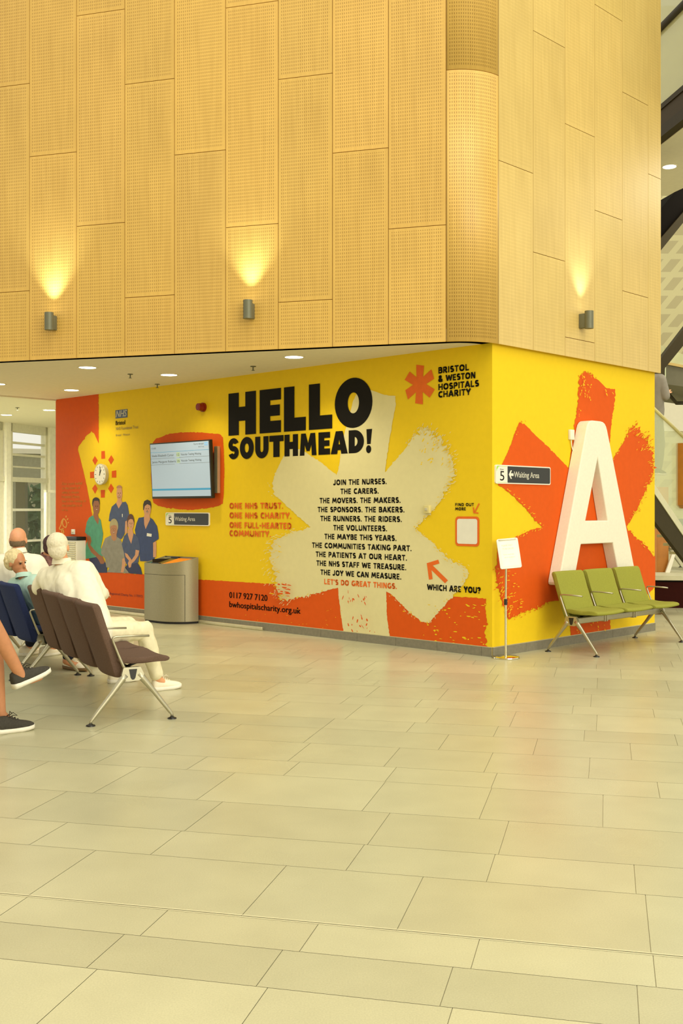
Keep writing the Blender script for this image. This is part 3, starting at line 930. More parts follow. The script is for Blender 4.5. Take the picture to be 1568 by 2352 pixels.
staff('printed woman with auburn fringe and dark blue scrubs, hands clasped in front', [
    (cs([(840, 1600), (860, 1560), (960, 1490), (1060, 1500), (1120, 1600), (1150, 1720), (920, 1700)]), 7),
    (cs([(880, 975), (820, 1030), (780, 1180), (820, 1330), (840, 1480), (880, 1560), (1080, 1500), (1100, 1340), (1110, 1240), (1080, 1060), (1010, 990), (940, 960)]), 6),
    (cs([(890, 900), (975, 900), (990, 1000), (950, 1170), (915, 1090), (890, 1000)]), 1),
    (cs([(835, 1330), (880, 1350), (960, 1460), (1020, 1370), (1030, 1275), (1095, 1290), (1080, 1380), (1010, 1480), (960, 1520), (945, 1590), (910, 1600), (890, 1520), (910, 1470), (850, 1400)]), 1),
    (cs(oval(940, 770, 66, 140)), 9), (cs(oval(944, 800, 55, 120)), 1), (cs([(885, 800), (888, 690), (940, 640), (992, 690), (1000, 790), (978, 730), (940, 720), (905, 740)]), 9)] + face_bits(946, 815, 42, 105), .0058)

# right wall: orange star
rs_ = crop(1100, 780, 3.094, [
    (710, 275, 8), (742, 225, 8), (775, 238, 8), (850, 290, 4), (905, 345, 3), (965, 350, 3), (970, 400, 5), (950, 520, 5), (935, 640, 3), (925, 800, 2), (950, 850, 6), (1020, 740, 8), (1060, 660, 14),
    (1090, 605, 18), (1140, 640, 18), (1200, 720, 18), (1235, 800, 18), (1240, 900, 14), (1235, 960, 12), (1190, 1060, 8), (1130, 1190, 9), (1050, 1335, 6), (1110, 1400, 8), (1180, 1460, 9), (1251, 1545, 0),
    (1251, 1750, 3), (1210, 1800, 3), (1165, 1850, 2), (1000, 1900, 2), (925, 1920, 2), (936, 2075, 0), (652, 2110, 2), (640, 1920, 2), (600, 1850, 3), (500, 1862, 9), (400, 1912, 9), (290, 1948, 10), (212, 1990, 14),
    (160, 1850, 18), (145, 1780, 16), (125, 1690, 10), (112, 1620, 4), (128, 1600, 3), (130, 1480, 4), (200, 1440, 6), (270, 1395, 8), (380, 1350, 9), (448, 1332, 8), (400, 1290, 9), (330, 1200, 9), (260, 1130, 7),
    (180, 1060, 5), (135, 1035, 2), (165, 880, 3), (205, 800, 4), (245, 690, 6), (280, 600, 10), (305, 578, 10), (322, 598, 3), (400, 680, 3), (500, 770, 4), (575, 850, 3), (635, 912, 3), (642, 880, 3), (655, 780, 4), (680, 590, 6), (700, 470, 8), (705, 350, 8)])
sp = []
r_ = random.Random(15)
for i in range(95):
    k = r_.random()
    if k < .3: x, y, an = r_.uniform(715, 780), r_.uniform(250, 460), R(70)
    elif k < .55: x, y, an = r_.uniform(1080, 1230), r_.uniform(650, 790), R(-50)
    elif k < .8: x, y, an = r_.uniform(165, 290), r_.uniform(1640, 1930), R(-15)
    elif k < .9: x, y, an = r_.uniform(880, 950), r_.uniform(360, 420), R(60)
    else: x, y, an = r_.uniform(680, 900), r_.uniform(1990, 2090), R(70)
    sp.append((crop(1100, 780, 3.094, speck(r_, x, y, r_.uniform(3, 14), r_.uniform(1.5, 4), an + r_.uniform(-.4, .4))), 1))
paint(FR, wall_right, 'brush_star', [(jag(rs_, 3.2, 33), 0)] + [(p_, m_) for p_, m_ in bristle(rs_, 5, 0, 1) if max(v[0] for v in p_) < 1503] + sp, OFF2, [M_ORA, M_YEL], 'large orange six-armed brush-stroke star on the yellow wall')

# ================================================================== TIMBER-CLAD UPPER VOLUME
WA = math.atan2(-0.2862, 0.9582)
P1 = Vector((1.638, 11.362, 0)); RC = 0.561
nR = Vector((0.7165, -0.6976, 0))
FW = Frame(0, 0, WA)
nW = -FW.y
OC = P1 - nR * RC
P0 = OC + nW * RC
FW = Frame(P0.x, P0.y, WA)               # front face, x negative to the left
FS = Frame(P1.x, P1.y, FR.a)             # side face, x positive to the right
ZB, ZT = 3.268, 9.6
LW, LS = 9.2, 3.465
# backing shells
b = MB(); b.box(-LW, 0, .022, .2, ZB + .012, ZT)
wall_front = place(struct(b.build('wall_front', M_WOODB)), FW)
b = MB(); b.box(0, LS - .004, .022, .2, ZB + .012, ZT)
wall_side = place(struct(b.build('wall_side', M_WOODB)), FS)
a0 = math.atan2(nW.y, nW.x); a1 = math.atan2(nR.y, nR.x)
b = MB(); vs = []; n = 24
for i in range(n + 1):
    a = a0 + (a1 - a0) * i / n
    for rr in (RC - .022, RC - .2):
        for z in (ZB + .012, ZT): vs.append(Vector((OC.x + rr * math.cos(a), OC.y + rr * math.sin(a), z)))
for i in range(n):
    k = 4 * i
    b.add(vs[k:k + 8], [(0, 4, 5, 1), (2, 3, 7, 6), (0, 2, 6, 4), (1, 5, 7, 3)])
wall_corner = struct(b.build('wall_corner', M_WOODB))


def clad(parent, pts, z0, z1, inner, m, tone):
    """one board following the plan points pts (front line) with its thickness towards inner points"""
    me = bpy.data.meshes.new('cladding_panel')
    vs = []; fs = []; k = len(pts)
    for p in pts: vs += [(p[0], p[1], z0), (p[0], p[1], z1)]
    for p in inner: vs += [(p[0], p[1], z0), (p[0], p[1], z1)]
    for i in range(k - 1): fs.append((2 * i, 2 * i + 2, 2 * i + 3, 2 * i + 1))
    o2 = 2 * k
    for i in range(k - 1):
        fs.append((2 * i, o2 + 2 * i, o2 + 2 * i + 2, 2 * i + 2)); fs.append((2 * i + 1, 2 * i + 3, o2 + 2 * i + 3, o2 + 2 * i + 1))
    fs.append((0, 1, o2 + 1, o2)); e = 2 * (k - 1); fs.append((e, o2 + e, o2 + e + 1, e + 1))
    me.from_pydata(vs, [], fs)
    me.materials.append(m)
    d = [0]
    for i in range(k - 1): d.append(d[-1] + (Vector(pts[i + 1]) - Vector(pts[i])).length)
    W = d[-1]
    u1 = me.uv_layers.new(name='metres'); u2 = me.uv_layers.new(name='margin')
    for p in me.polygons:
        front = p.index < k - 1
        p.use_smooth = front and k > 2
        for li in p.loop_indices:
            vi = me.loops[li].vertex_index
            if front:
                u = d[vi // 2]; v = (z1 - z0) * (vi % 2)
                u1.data[li].uv = (u, v); u2.data[li].uv = (W - u, z1 - z0 - v)
            else:
                u1.data[li].uv = (0, 0); u2.data[li].uv = (0, 0)
    c = me.color_attributes.new('tone', 'FLOAT_COLOR', 'CORNER')
    for x in c.data: x.color = tone
    o = bpy.data.objects.new('cladding_panel', me); COL.objects.link(o); o.parent = parent
    return o


def cuts(zj):
    z = zj
    while z > ZB + .05: z -= 2.4
    out = [ZB]; z += 2.4
    while z < ZT - .05:
        if z > ZB + .12: out.append(z)
        z += 2.4
    return out + [ZT]


rt = random.Random(12)


def tone():
    t = rt.uniform(.955, 1.03); return (t, t * rt.uniform(.985, 1.005), t * rt.uniform(.94, 1.0), 1)


MOD = .611; g = .0035
for j in range(15):
    zj = 4.47 + .85 * j
    xa, xb = -(j + 1) * MOD, -j * MOD
    zz = cuts(zj)
    for i in range(len(zz) - 1):
        clad(wall_front, [(xa + g, 0), (xb - g, 0)], zz[i] + (g if i else 0), zz[i + 1] - g, [(xa + g, .02), (xb - g, .02)], M_WOODF, tone())
MODS = .6275
for j in range(6):
    zj = 5.18 - .85 * j
    xa, xb = j * MODS, min((j + 1) * MODS, LS)
    zz = cuts(zj)
    for i in range(len(zz) - 1):
        clad(wall_side, [(xa + g, 0), (xb - g, 0)], zz[i] + (g if i else 0), zz[i + 1] - g, [(xa + g, .02), (xb - g, .02)], M_WOODS_LIT, tone())
zz = [ZB, 6.06, ZT]
cv = [(OC.x + RC * math.cos(a0 + (a1 - a0) * (i / 28 * .988 + .006)), OC.y + RC * math.sin(a0 + (a1 - a0) * (i / 28 * .988 + .006))) for i in range(29)]
ci = [(OC.x + (RC - .02) * math.cos(a0 + (a1 - a0) * (i / 28 * .988 + .006)), OC.y + (RC - .02) * math.sin(a0 + (a1 - a0) * (i / 28 * .988 + .006))) for i in range(29)]
for i in range(2):
    clad(wall_corner, cv, zz[i] + (g if i else 0), zz[i + 1] - g, ci, M_WOODC, (1, 1, 1, 1))

# soffit below the timber volume
E_ = FL.w(-LEN_L, 0, 0)
dR = FR.x
pts = [P0 + FW.y * .01 - FW.x * 0, FW.w(-LW, .02, 0), E_ - dR * 7.5, E_ + FL.y * .2 * 0, Vector((C0.x, C0.y, 0)), Vector((P1.x - .03, P1.y + .02, 0))]
cpts = [OC + Vector((math.cos(a0 + (a1 - a0) * i / 8), math.sin(a0 + (a1 - a0) * i / 8), 0)) * (RC - .02) for i in range(8, -1, -1)]
poly = [FW.w(-LW, .02, 0), E_ - dR * 7.5, E_, Vector((C0.x, C0.y, 0))] + cpts
b = MB()
nn = len(poly)
b.add([Vector((p.x, p.y, H_IN)) for p in poly] + [Vector((p.x, p.y, H_IN + .12)) for p in poly],
      [list(range(nn)), list(range(nn, 2 * nn))[::-1]] + [(i, nn + i, nn + (i + 1) % nn, (i + 1) % nn) for i in range(nn)])
ceiling = struct(fixnormals(b.build('ceiling', M_CEIL)))
# narrow lip where the soffit steps up to the rear ceiling
b = MB(); b.box(-7.5, 0, -.02, .05, H_IN - .02, H_IN + .1)
FE = Frame(E_.x, E_.y, FR.a)
trim_1 = place(struct(b.build('trim_1', M_CEIL2)), FE)
# rear ceiling
b = MB()
rp_ = [E_ - dR * 9, E_ + dR * 1.5, Vector((-2.5, 32, 0)), FWIN.w(9, .1, 0), FWIN.w(-11, .1, 0)]
b.add([Vector((p.x, p.y, 3.36)) for p in rp_] + [Vector((p.x, p.y, 3.46)) for p in rp_], [[0, 1, 2, 3, 4], [9, 8, 7, 6, 5]] + [(i, 5 + i, 5 + (i + 1) % 5, (i + 1) % 5) for i in range(5)])
ceiling_b = struct(fixnormals(b.build('ceiling_rear', M_CEIL2)))

# unseen hall wall behind and left of the viewer, added to block sky light
FOP = Frame(-10.5, -9.5, R(135))
b = MB(); b.box(-17, 17, 0, .3, 0, 9); o = place(struct(b.build('wall_light_block', mat('light_block_timber', (206, 184, 132), .7, var=.08, scale=1.0))), FOP)

# ================================================================== REAR WINDOW WALL


def wpx(x, y): return FWIN.px(x, y)


def crx(x): return x / 5.223


def cry(y): return 900 + y / 5.223


b = MB()
xs = {k: wpx(crx(k), 1168)[0] for k in (-60, 8, 20, 75, 82, 124, 522, 545, 620, 645, 672, 720)}
zz_ = lambda y: FWIN.px(crx(320), cry(y))[1]
zh, zt0, zt1 = zz_(500), zz_(1030), zz_(1085)
# window 1: left bay; frame members
ZTOP = 3.36
w1 = MB()
w1.box(xs[75], xs[124], -.06, .06, 0, ZTOP)                    # mullions
w1.box(xs[522], xs[545], -.06, .06, 0, ZTOP)
w1.box(xs[-60], xs[720] + 4, -.06, .06, zh, ZTOP)              # head
w1.box(xs[-60], xs[720] + 4, -.08, .08, zt1, zt0)              # transom
w1.box(xs[620], xs[645], -.06, .06, 0, ZTOP)
w1.box(xs[-60], xs[8], -.06, .06, 0, ZTOP)
window_1 = place(struct(w1.build('window_1', M_FRAME)), FWIN)
br = MB()
for ya, yb in ((612, 638), (752, 778), (898, 916)):
    br.box(xs[124], xs[522], -.03, .03, zz_(yb), zz_(ya)); br.box(xs[645], xs[720] + 2, -.03, .03, zz_(yb), zz_(ya))
br.build('glazing_bar', M_FRAME, window_1)
pn = MB()
pn.box(xs[124], xs[522], -.005, .005, 0, zh); pn.box(xs[645], xs[720] + 4, -.005, .005, 0, zh)
pn.build('window_pane', M_GLASS, window_1)
wc = MB()
wc.box(xs[20], xs[75], -.12, .12, 0, ZTOP); wc.box(xs[545], xs[620], -.12, .12, 0, ZTOP)
wc.build('column_casing', mat('white_column_casing', (244, 242, 226), .6), window_1)
pf = MB()
for ya, yb in ((1400, 1430), (1775, 1800)):
    pf.box(xs[124], xs[522], -.03, .03, zz_(yb), zz_(ya))
pf.build('transom_bar', mat('white_bar', (238, 238, 222), .5), window_1)
# glazed door leaf standing open in front of the window
DX0, DX1 = at(103.5, 1168, 21.0), at(135, 1168, 21.6)
FD = Frame(DX0.x, DX0.y, math.atan2(DX1.y - DX0.y, DX1.x - DX0.x))
dl = (DX1 - DX0).length
zd = CAM_H + (HY - 1125) / FPX * 21.0
d_ = MB(); d_.box(0, .05, -.025, .025, .01, zd); d_.box(dl - .05, dl, -.025, .025, .01, zd); d_.box(0, dl, -.025, .025, zd - .05, zd); d_.box(0, dl, -.025, .025, .01, .2)
door_1 = place(struct(d_.build('door_1', M_FRAME)), FD)
d_ = MB(); d_.box(.05, dl - .05, -.006, .006, .2, zd - .05); d_.build('door_pane', M_GLASS, door_1)
# outside: neighbouring block, post, planting
M_CLAD = mat('grey_cladding', (150, 148, 122), .7, var=.1); M_LEAF = mat('hedge_leaves', (72, 96, 62), .8, var=.35, scale=5); M_POST = mat('brown_post', (92, 84, 58), .7)
b = MB(); b.box(-14, 6, 0, 3, 0, 3.25); b.box(-14, 6, -.12, 3, 3.25, 3.4, 1)
oo = b.build('neighbouring_building', [M_CLAD, M_CEIL2]); tag(oo, 'low grey clad building outside the far left window', 'building')
oo.location = (-9.5, 34, 0); oo.rotation_euler = (0, 0, R(28))
rh = random.Random(2)
for nm, bx, by, hh, rr, lab in (('garden_shrub', -7.7, 29.2, 2.25, 1.1, 'tall green shrub outside the left window, to the right of the brown post'), ('garden_shrub', -9.3, 28.2, 1.9, .8, 'olive green shrub outside the left window, left of the brown post')):
    b = MB()
    for i in range(420):
        th, ph = rh.uniform(0, 6.283), rh.uniform(0, 1)
        rad = rr * math.sqrt(rh.random()) * (1 - .35 * ph)
        p = Vector((rad * math.cos(th), rad * math.sin(th), .1 + ph * (hh - .2)))
        s = rh.uniform(.12, .26); q = Quaternion((rh.uniform(-1, 1), rh.uniform(-1, 1), rh.uniform(-1, 1), rh.uniform(-1, 1))).normalized().to_matrix()
        b.add([p + q @ Vector(v) for v in ((-s, 0, 0), (0, -s * .5, .02), (s, 0, 0), (0, s * .5, .02))], [(0, 1, 2, 3)])
    b.cyl((0, 0, 0), (0, 0, hh * .8), .07, .03, 8, 1)
    oo = b.build(nm, [M_LEAF if bx > -9 else mat('olive_leaves', (112, 108, 66), .8, var=.3, scale=5), M_POST]); oo.location = (bx, by, 0)
    tag(oo, lab, 'shrub', 'shrubs outside the window')
b = MB(); b.box(-.11, .11, -.11, .11, 0, 2.25); oo = b.build('garden_post', M_POST); pp = at(50, 1168, 25.6); oo.location = (pp.x, pp.y, 0)
tag(oo, 'brown upright post outside the left window between shrubs', 'post')

# ================================================================== CEILING LIGHTS AND SMALL CEILING FITTINGS
M_LAMP = glow('lamp_diffuser', (255, 250, 232), 9.0)
lamp_proto = None


def downlight(p, label, power, group):
    t = thing('ceiling_downlight', label, 'ceiling light', p, 0, group)
    r = MB(); n = 32
    vs = []
    for (rr, z) in ((.105, -.004), (.125, -.006), (.125, .0), (.1, .0), (.1, -.004)):
        vs += [Vector((rr * math.cos(2 * math.pi * i / n), rr * math.sin(2 * math.pi * i / n), z)) for i in range(n)]
    for k in range(4): r.add(vs[k * n:(k + 2) * n], [(i, n + i, n + (i + 1) % n, (i + 1) % n) for i in range(n)], 0, True)
    r.build('trim_ring', M_CEIL2, t)
    d = MB(); d.cyl((0, 0, -.0035), (0, 0, -.0015), .103, n=32); d.build('diffuser', M_LAMP, t)
    l = bpy.data.lights.new('downlight_lamp', 'SPOT'); l.energy = power; l.spot_size = R(130); l.spot_blend = .8; l.shadow_soft_size = .1; l.color = (1, .9, .66)
    lo = bpy.data.objects.new('downlight_lamp', l); COL.objects.link(lo); lo.parent = t; lo.location = (0, 0, -.03)
    return t


def on_ceiling(px, py, z):
    Y = (z - CAM_H) * FPX / (HY - py); v = at(px, py, Y); return Vector((v.x, v.y, z))


for px, py, lab in ((201, 844, 'round recessed downlight near the front edge of the soffit, left of the television'), (388, 861, 'round recessed downlight in the soffit above the television'), (164, 896, 'round recessed downlight in the soffit above the orange end of the wall'),
                    (675, 820, 'round recessed downlight in the soffit above the big black heading'), (-6, 882, 'round recessed downlight cut by the left edge of the picture')):
    downlight(on_ceiling(px, py, H_IN), lab, 62, 'soffit downlights')
for px, py, lab in ((113, 942, 'round downlight in the rear ceiling touching the orange wall end'), (15, 953, 'round downlight in the rear ceiling above the far left window')):
    downlight(on_ceiling(px, py, 3.36), lab, 300, 'rear ceiling downlights')
for px, py, z, lab in ((299, 859, H_IN, 'small ceiling sprinkler between two soffit downlights'), (361, 882, H_IN, 'small ceiling sprinkler beside the yellow wall above the television'), (581, 841, H_IN, 'small ceiling sprinkler above the start of the heading'),
                       (40, 936, 3.36, 'small sprinkler hanging from the rear ceiling'), (55, 976, 3.36, 'small sprinkler hanging by the far left window head')):
    p = on_ceiling(px, py, z)
    b = MB(); b.cyl((0, 0, -.008), (0, 0, 0), .035, n=16); b.cyl((0, 0, -.05), (0, 0, -.008), .008, n=8); b.cyl((0, 0, -.055), (0, 0, -.05), .02, n=12)
    o = b.build('ceiling_sprinkler', M_GREYC); o.location = p; tag(o, lab, 'sprinkler', 'ceiling sprinklers')

# ================================================================== WALL LAMPS
for F, px, py, side, lab, pw in ((FW, 119.5, 740, 1, 'grey cylinder wall lamp at the far left of the timber wall', 130), (FW, 574, 713, 1, 'grey cylinder wall lamp in the middle of the timber wall', 105), (FS, 1341, 736, -1, 'grey cylinder wall lamp on the timber side wall, right of the corner', 60)):
    x, z = F.px(px, py, .05)
    t = on_wall('wall_lamp', lab, 'wall lamp', F, x, 0, z, 'uplighting wall lamps')
    b = MB(); b.cyl((0, -.115, -.1), (0, -.115, .1), .05, n=28); b.build('lamp_body', M_GREYC, t)
    b = MB(); b.rbox(-.035, .035, -.085, -.0, -.088, .075, .004); b.build('wall_bracket', M_GREYC, t)
    b = MB(); b.cyl((0, -.115, .1), (0, -.115, .102), .038, n=24); b.build('lamp_lens', M_LAMP, t)
    l = bpy.data.lights.new('uplight_lamp', 'SPOT'); l.energy = pw * .75; l.spot_size = R(80); l.spot_blend = 1.0; l.shadow_soft_size = .03; l.color = (.82, .94, 1.0)
    lo = bpy.data.objects.new('uplight_lamp', l); COL.objects.link(lo); lo.parent = t; lo.location = (0, -.115, .112); lo.rotation_euler = (R(180 + 3), 0, 0)

# ================================================================== THINGS ON THE LEFT WALL
# television
oT = .12
xL, zTL = FL.px(346.3, 1018.3, oT + .03); xR, zTR = FL.px(483.5, 1009, oT + .03); xBL, zBL = FL.px(350.4, 1145.8, oT); xBR, zBR = FL.px(487.5, 1143.5, oT)
tx = (xL + xR) / 2; tz = (zTL + zBL) / 2; tw = xR - xL; th = .5 * (zTL - zBL + zTR - zBR)
tv = on_wall('wall_television', 'wall-mounted television showing a patient call list on a pale blue screen', 'television', FL, tx, -oT, tz)
tilt = Matrix.Rotation(R(3.2), 4, 'X')
b = MB(); b.rbox(-tw / 2, tw / 2, -.03, .025, -th / 2, th / 2, .006); b.box(-tw * .35, tw * .35, .025, .06, -th * .36, th * .3)
b.build('casing', M_BLK, tv).matrix_local = tilt
sw, sh = tw / 2 - .016, th / 2 - .018
scr = MB(); scr.flat([(-sw, -sh - -.012), (sw, -sh + .012), (sw, sh), (-sw, sh)], -.0312)
M_SCR = glow('screen_pale_blue', (158, 176, 192), .42)
so = scr.build('screen', M_SCR, tv); so.matrix_local = tilt
M_ST = mat('screen_text_grey', (96, 104, 104), .6); M_SB = glow('screen_blue_bar', (50, 130, 165), .6); M_SG = glow('screen_green', (166, 188, 160), .36)
M_SN = glow('screen_logo_blue', (100, 160, 205), .6)
b = MB()
H_ = 2 * sh; W_ = 2 * sw
q = lambda fx, fz: (-sw + fx * W_, sh - fz * H_)
def scr_rect(fx0, fx1, fz0, fz1, mi, y=-.0318):
    a = q(fx0, fz1); c = q(fx1, fz0); b.flat([(a[0], a[1]), (c[0], a[1]), (c[0], c[1]), (a[0], c[1])], y, mi)
scr_rect(0, 1, .838, .872, 1)
scr_rect(0, 1, .150, .156, 1); scr_rect(0, .42, .268, .272, 0); scr_rect(.5, 1, .265, .269, 0); scr_rect(0, .42, .384, .388, 0); scr_rect(.5, 1, .38, .384, 0)
scr_rect(.455, .515, .17, .255, 2); scr_rect(.455, .515, .285, .37, 2); scr_rect(.93, .985, .02, .075, 3)
def scr_text(t, fx0, fx1, fz, capf, mi=0):
    a = q(fx0, fz); c = q(fx1, fz); text_into(b, t, a[0], c[0], a[1], capf * H_, -.0325, 0, mi)
scr_text('Sheila Elizabeth Carter', .02, .41, .235, .04); scr_text('James Margaret Roberts', .02, .44, .352, .04)
scr_text('Vascular Testing Waiting', .53, .87, .232, .036); scr_text('Vascular Testing Waiting', .53, .87, .345, .036)
scr_text('12', .465, .505, .235, .04); scr_text('16', .465, .505, .35, .04); scr_text('12:05', .02, .1, .09, .03); scr_text('North Bristol', .755, .915, .055, .03); scr_text('NHS', .935, .98, .062, .026, 4); scr_text('NHS Trust', .83, .925, .105, .022)
st = b.build('screen_content', [M_ST, M_SB, M_SG, M_SN, M_WHT], so)
b = MB(); b.box(-.14, .14, .05, oT - .008, -.16, .16); b.build('mounting_bracket', M_TRIM, tv)
b = MB(); b.box(tw / 2 - .05, tw / 2 + .02, .07, .115, -.32, .3, 0); b.build('cable_cover', M_TRIM, tv)

# clock
cl = on_wall('wall_clock', 'round white wall clock with black hands in the middle of painted sun rays', 'clock', FL, cx_, 0, cz_)
b = MB(); b.cyl((0, 0, 0), (0, -.055, 0), .152, .158, 40); b.build('clock_case', mat('pale_grey_plastic', (196, 190, 164), .4), cl)
b = MB(); b.cyl((0, -.055, 0), (0, -.057, 0), .145, n=40); fo = b.build('clock_face', M_WHT, cl)
for k in range(12):
    b = MB(); b.box(-.004, .004, -.0582, -.0572, .112 if k % 3 else .1, .132, xf=Matrix.Rotation(R(30 * k), 4, 'Y')); b.build('hour_mark', M_INK, fo)
for nm, L, w, a in (('hour_hand', .075, .006, 28), ('minute_hand', .11, .0045, 8)):
    b = MB(); b.box(-w, w, -.061, -.0595, -.02, L, xf=Matrix.Rotation(R(a), 4, 'Y')); b.build(nm, M_INK, cl)

# alarm sounder
x, z = FL.px(461, 935, .05)
al = on_wall('alarm_sounder', 'small red fire alarm sounder high on the yellow wall', 'alarm', FL, x, 0, z)
M_RED = mat('red_plastic', (128, 14, 14), .35)
b = MB(); b.cyl((0, 0, 0), (0, -.03, 0), .062, n=28); b.build('alarm_base', M_RED, al)
b = MB(); b.cyl((0, -.03, 0), (0, -.1, 0), .055, .048, n=28); b.cyl((0, -.1, 0), (0, -.104, 0), .03, n=20); b.build('alarm_horn', M_RED, al)


def wall_sign(F, pxL, pxR, pyTL, pyBL, pyTR, label, arrow):
    off = .018
    x0, z1 = F.px(pxL, pyTL, off); x0, z0 = F.px(pxL, pyBL, off); x1 = F.px(pxR, pyTR, off)[0]
    w, h = x1 - x0, z1 - z0
    t = on_wall('waiting_area_sign', label, 'sign', F, x0, 0, z0)
    b = MB(); b.prism(rrect(0, w, 0, h, .022), -off, 0); b.build('sign_board', M_WHT, t)
    xd = w * .205
    b = MB(); b.flat([(xd, .012), (w - .03, .012)] + [(w - .03 + .018 * math.sin(R(a)), .03 - .018 * math.cos(R(a))) for a in (30, 60, 90)] + [(w - .03 + .018 * math.cos(R(a)), h - .03 + .018 * math.sin(R(a))) for a in (0, 30, 60, 90)] + [(xd, h - .012)], -off - .0015)
    b.build('dark_field', mat('sign_charcoal', (40, 42, 40), .45), t)
    b = MB()
    xs_ = xd + .02
    if arrow:
        zc = h * .5
        b.prism([(xs_, zc), (xs_ + .035, zc + .045), (xs_ + .055, zc + .045), (xs_ + .035, zc + .014), (xs_ + .085, zc + .014), (xs_ + .085, zc - .014), (xs_ + .035, zc - .014), (xs_ + .055, zc - .045), (xs_ + .035, zc - .045)], -off - .003, -off - .001)
        xs_ += .095
    text_into(b, 'Waiting Area', xs_, xs_ + (.47 if arrow else .45), h * .36, h * .31, -off - .003, .012)
    b.build('sign_lettering', M_WHT, t)
    b = MB()
    text_into(b, '5', xd * .36, xd * .72, h * .17, h * .5, -off - .0015, 0, 1)
    text_into(b, 'Gate', xd * .36, xd * .66, h * .73, h * .07, -off - .0015, 0, 1)
    b.flat([(.012, h - .075), (.022, h - .05), (.05, h - .02), (.08, h - .012), (.03, h - .012), (.016, h - .022)], -off - .0012, 0)
    b.flat([(.03, h - .016), (xd - .01, h - .016), (xd - .01, h - .013), (.03, h - .013)], -off - .0012, 0); b.flat([(.03, .013), (xd - .01, .013), (xd - .01, .016), (.03, .016)], -off - .0012, 0)
    b.build('gate_number', [mat('lime_green', (168, 220, 70), .5), M_INK], t)
    return t


wall_sign(FL, 380, 480, 1177, 1206.5, 1179.5, 'dark waiting area sign under the television on the left wall', False)
wall_sign(FR, 1138, 1264, 1067, 1110.5, 1073.5, 'dark waiting area sign with an arrow on the right wall beside the big letter', True)


def wall_box(nm, lab, cat, F, px0, px1, py0, py1, d, m, extra=None):
    x0, z1 = F.px(px0, py0, d); x1, z0 = F.px(px1, py1, d)
    t = on_wall(nm, lab, cat, F, (x0 + x1) / 2, 0, z0)
    b = MB(); b.rbox(-(x1 - x0) / 2, (x1 - x0) / 2, -d, 0, 0, z1 - z0, .006); b.build('cover', m, t)
    if extra: extra(t, x1 - x0, z1 - z0)
    return t


def sw_btn(t, w, h):
    b = MB(); b.rbox(-w * .25, w * .25, -.046, -.038, h * .3, h * .7, .003); b.build('button', M_TRIM, t)


wall_box('wall_switch', 'small cream switch box at the right edge of the cream star', 'switch', FL, 972, 985, 1161, 1179, .04, mat('cream_plastic', (214, 200, 132), .5), sw_btn)


def rocker(t, w, h):
    b = MB(); b.rbox(-w * .22, w * .22, -.02, -.014, h * .35, h * .65, .002); b.build('rocker', M_TRIM, t)


wall_box('light_switch', 'small white light switch on the orange end of the left wall', 'switch', FL, 163, 171, 1215.5, 1227.5, .016, M_WHT, rocker)


def louvres(t, w, h):
    for k in range(11):
        b = MB(); zz = h * (.04 + .075 * k); b.rbox(-w * .42, w * .42, -.172, -.158, zz, zz + h * .04, .003); b.build('louvre', M_TRIM, t)
    b = MB(); b.rbox(-w / 2 - .005, w / 2 + .005, -.17, 0, h * .88, h + .005, .004); b.build('top_cap', M_BLK, t)


wall_box('fan_heater', 'pale louvred wall unit with a black top behind the white-haired man', 'heater', FL, 140, 176.5, 1232.5, 1300, .16, M_WHT, louvres)

# recycling bin: straight front, rounded right corner, open coloured top
BW, BD = .74, .43
xb0 = FL.px(329, 1300, BD)[0]
bx = on_wall('recycling_bin', 'grey metal recycling bin with a rounded corner against the yellow wall', 'bin', FL, xb0, 0, 0)
plan = [(0, -.06), (0, -.40), (.01, -.42), (.03, -BD)]
RRX, RRY = .40, .37
plan += [(BW - RRX + RRX * math.sin(R(a)), -BD + RRY - RRY * math.cos(R(a))) for a in range(0, 91, 6)]
nP = len(plan)
ztop = lambda y: .805 + .10 * (1 + y / BD)
b = MB()
vs = [Vector((p[0], p[1], .03)) for p in plan] + [Vector((p[0], p[1], ztop(p[1]))) for p in plan]
b.add(vs, [(i, i + 1, nP + i + 1, nP + i) for i in range(nP - 1)], 0, True)
b.add(vs, [(nP - 1, 0, nP, 2 * nP - 1)])
rim = [Vector((.5 * BW + (p[0] - .5 * BW) * .955, -.5 * BD + (p[1] + .5 * BD) * .93, ztop(p[1]))) for p in plan]
b.add(vs[nP:] + rim, [(i, i + 1, nP + i + 1, nP + i) for i in range(nP - 1)] + [(nP - 1, 0, nP, 2 * nP - 1)])
low = [Vector((p.x, p.y, p.z - .03)) for p in rim]
b.add(rim + low, [(i, i + 1, nP + i + 1, nP + i) for i in range(nP)[:-1]])
b.build('bin_body', M_BIN, bx)
b = MB(); b.add([Vector((p[0] * .98 + .008, p[1] * .98, .0)) for p in plan] + [Vector((p[0] * .98 + .008, p[1] * .98, .032)) for p in plan], [(i, i + 1, nP + i + 1, nP + i) for i in range(nP - 1)] + [list(range(nP))[::-1]])
b.build('plinth', M_DARK, bx)
M_BT = [mat('teal_panel', (74, 122, 112), .5), mat('grey_panel', (150, 150, 118), .5), M_BLK, mat('olive_chute', (118, 98, 20), .6), mat('orange_chute', (236, 138, 24), .5)]
zt_ = lambda y, d=0: ztop(y) - .018 + d
lid = MB()
def lidpoly(pts, mi, d=0): lid.add([Vector((p[0], p[1], zt_(p[1], d))) for p in pts], [list(range(len(pts)))], mi)
lidpoly([(.015, -.40), (.17, -.415), (.17, -.2), (.015, -.2)], 0); lidpoly([(.015, -.2), (.17, -.2), (.17, -.075), (.015, -.075)], 1)
lidpoly([(.17, -.415), (.335, -.415), (.335, -.075), (.17, -.075)], 3, -.006)
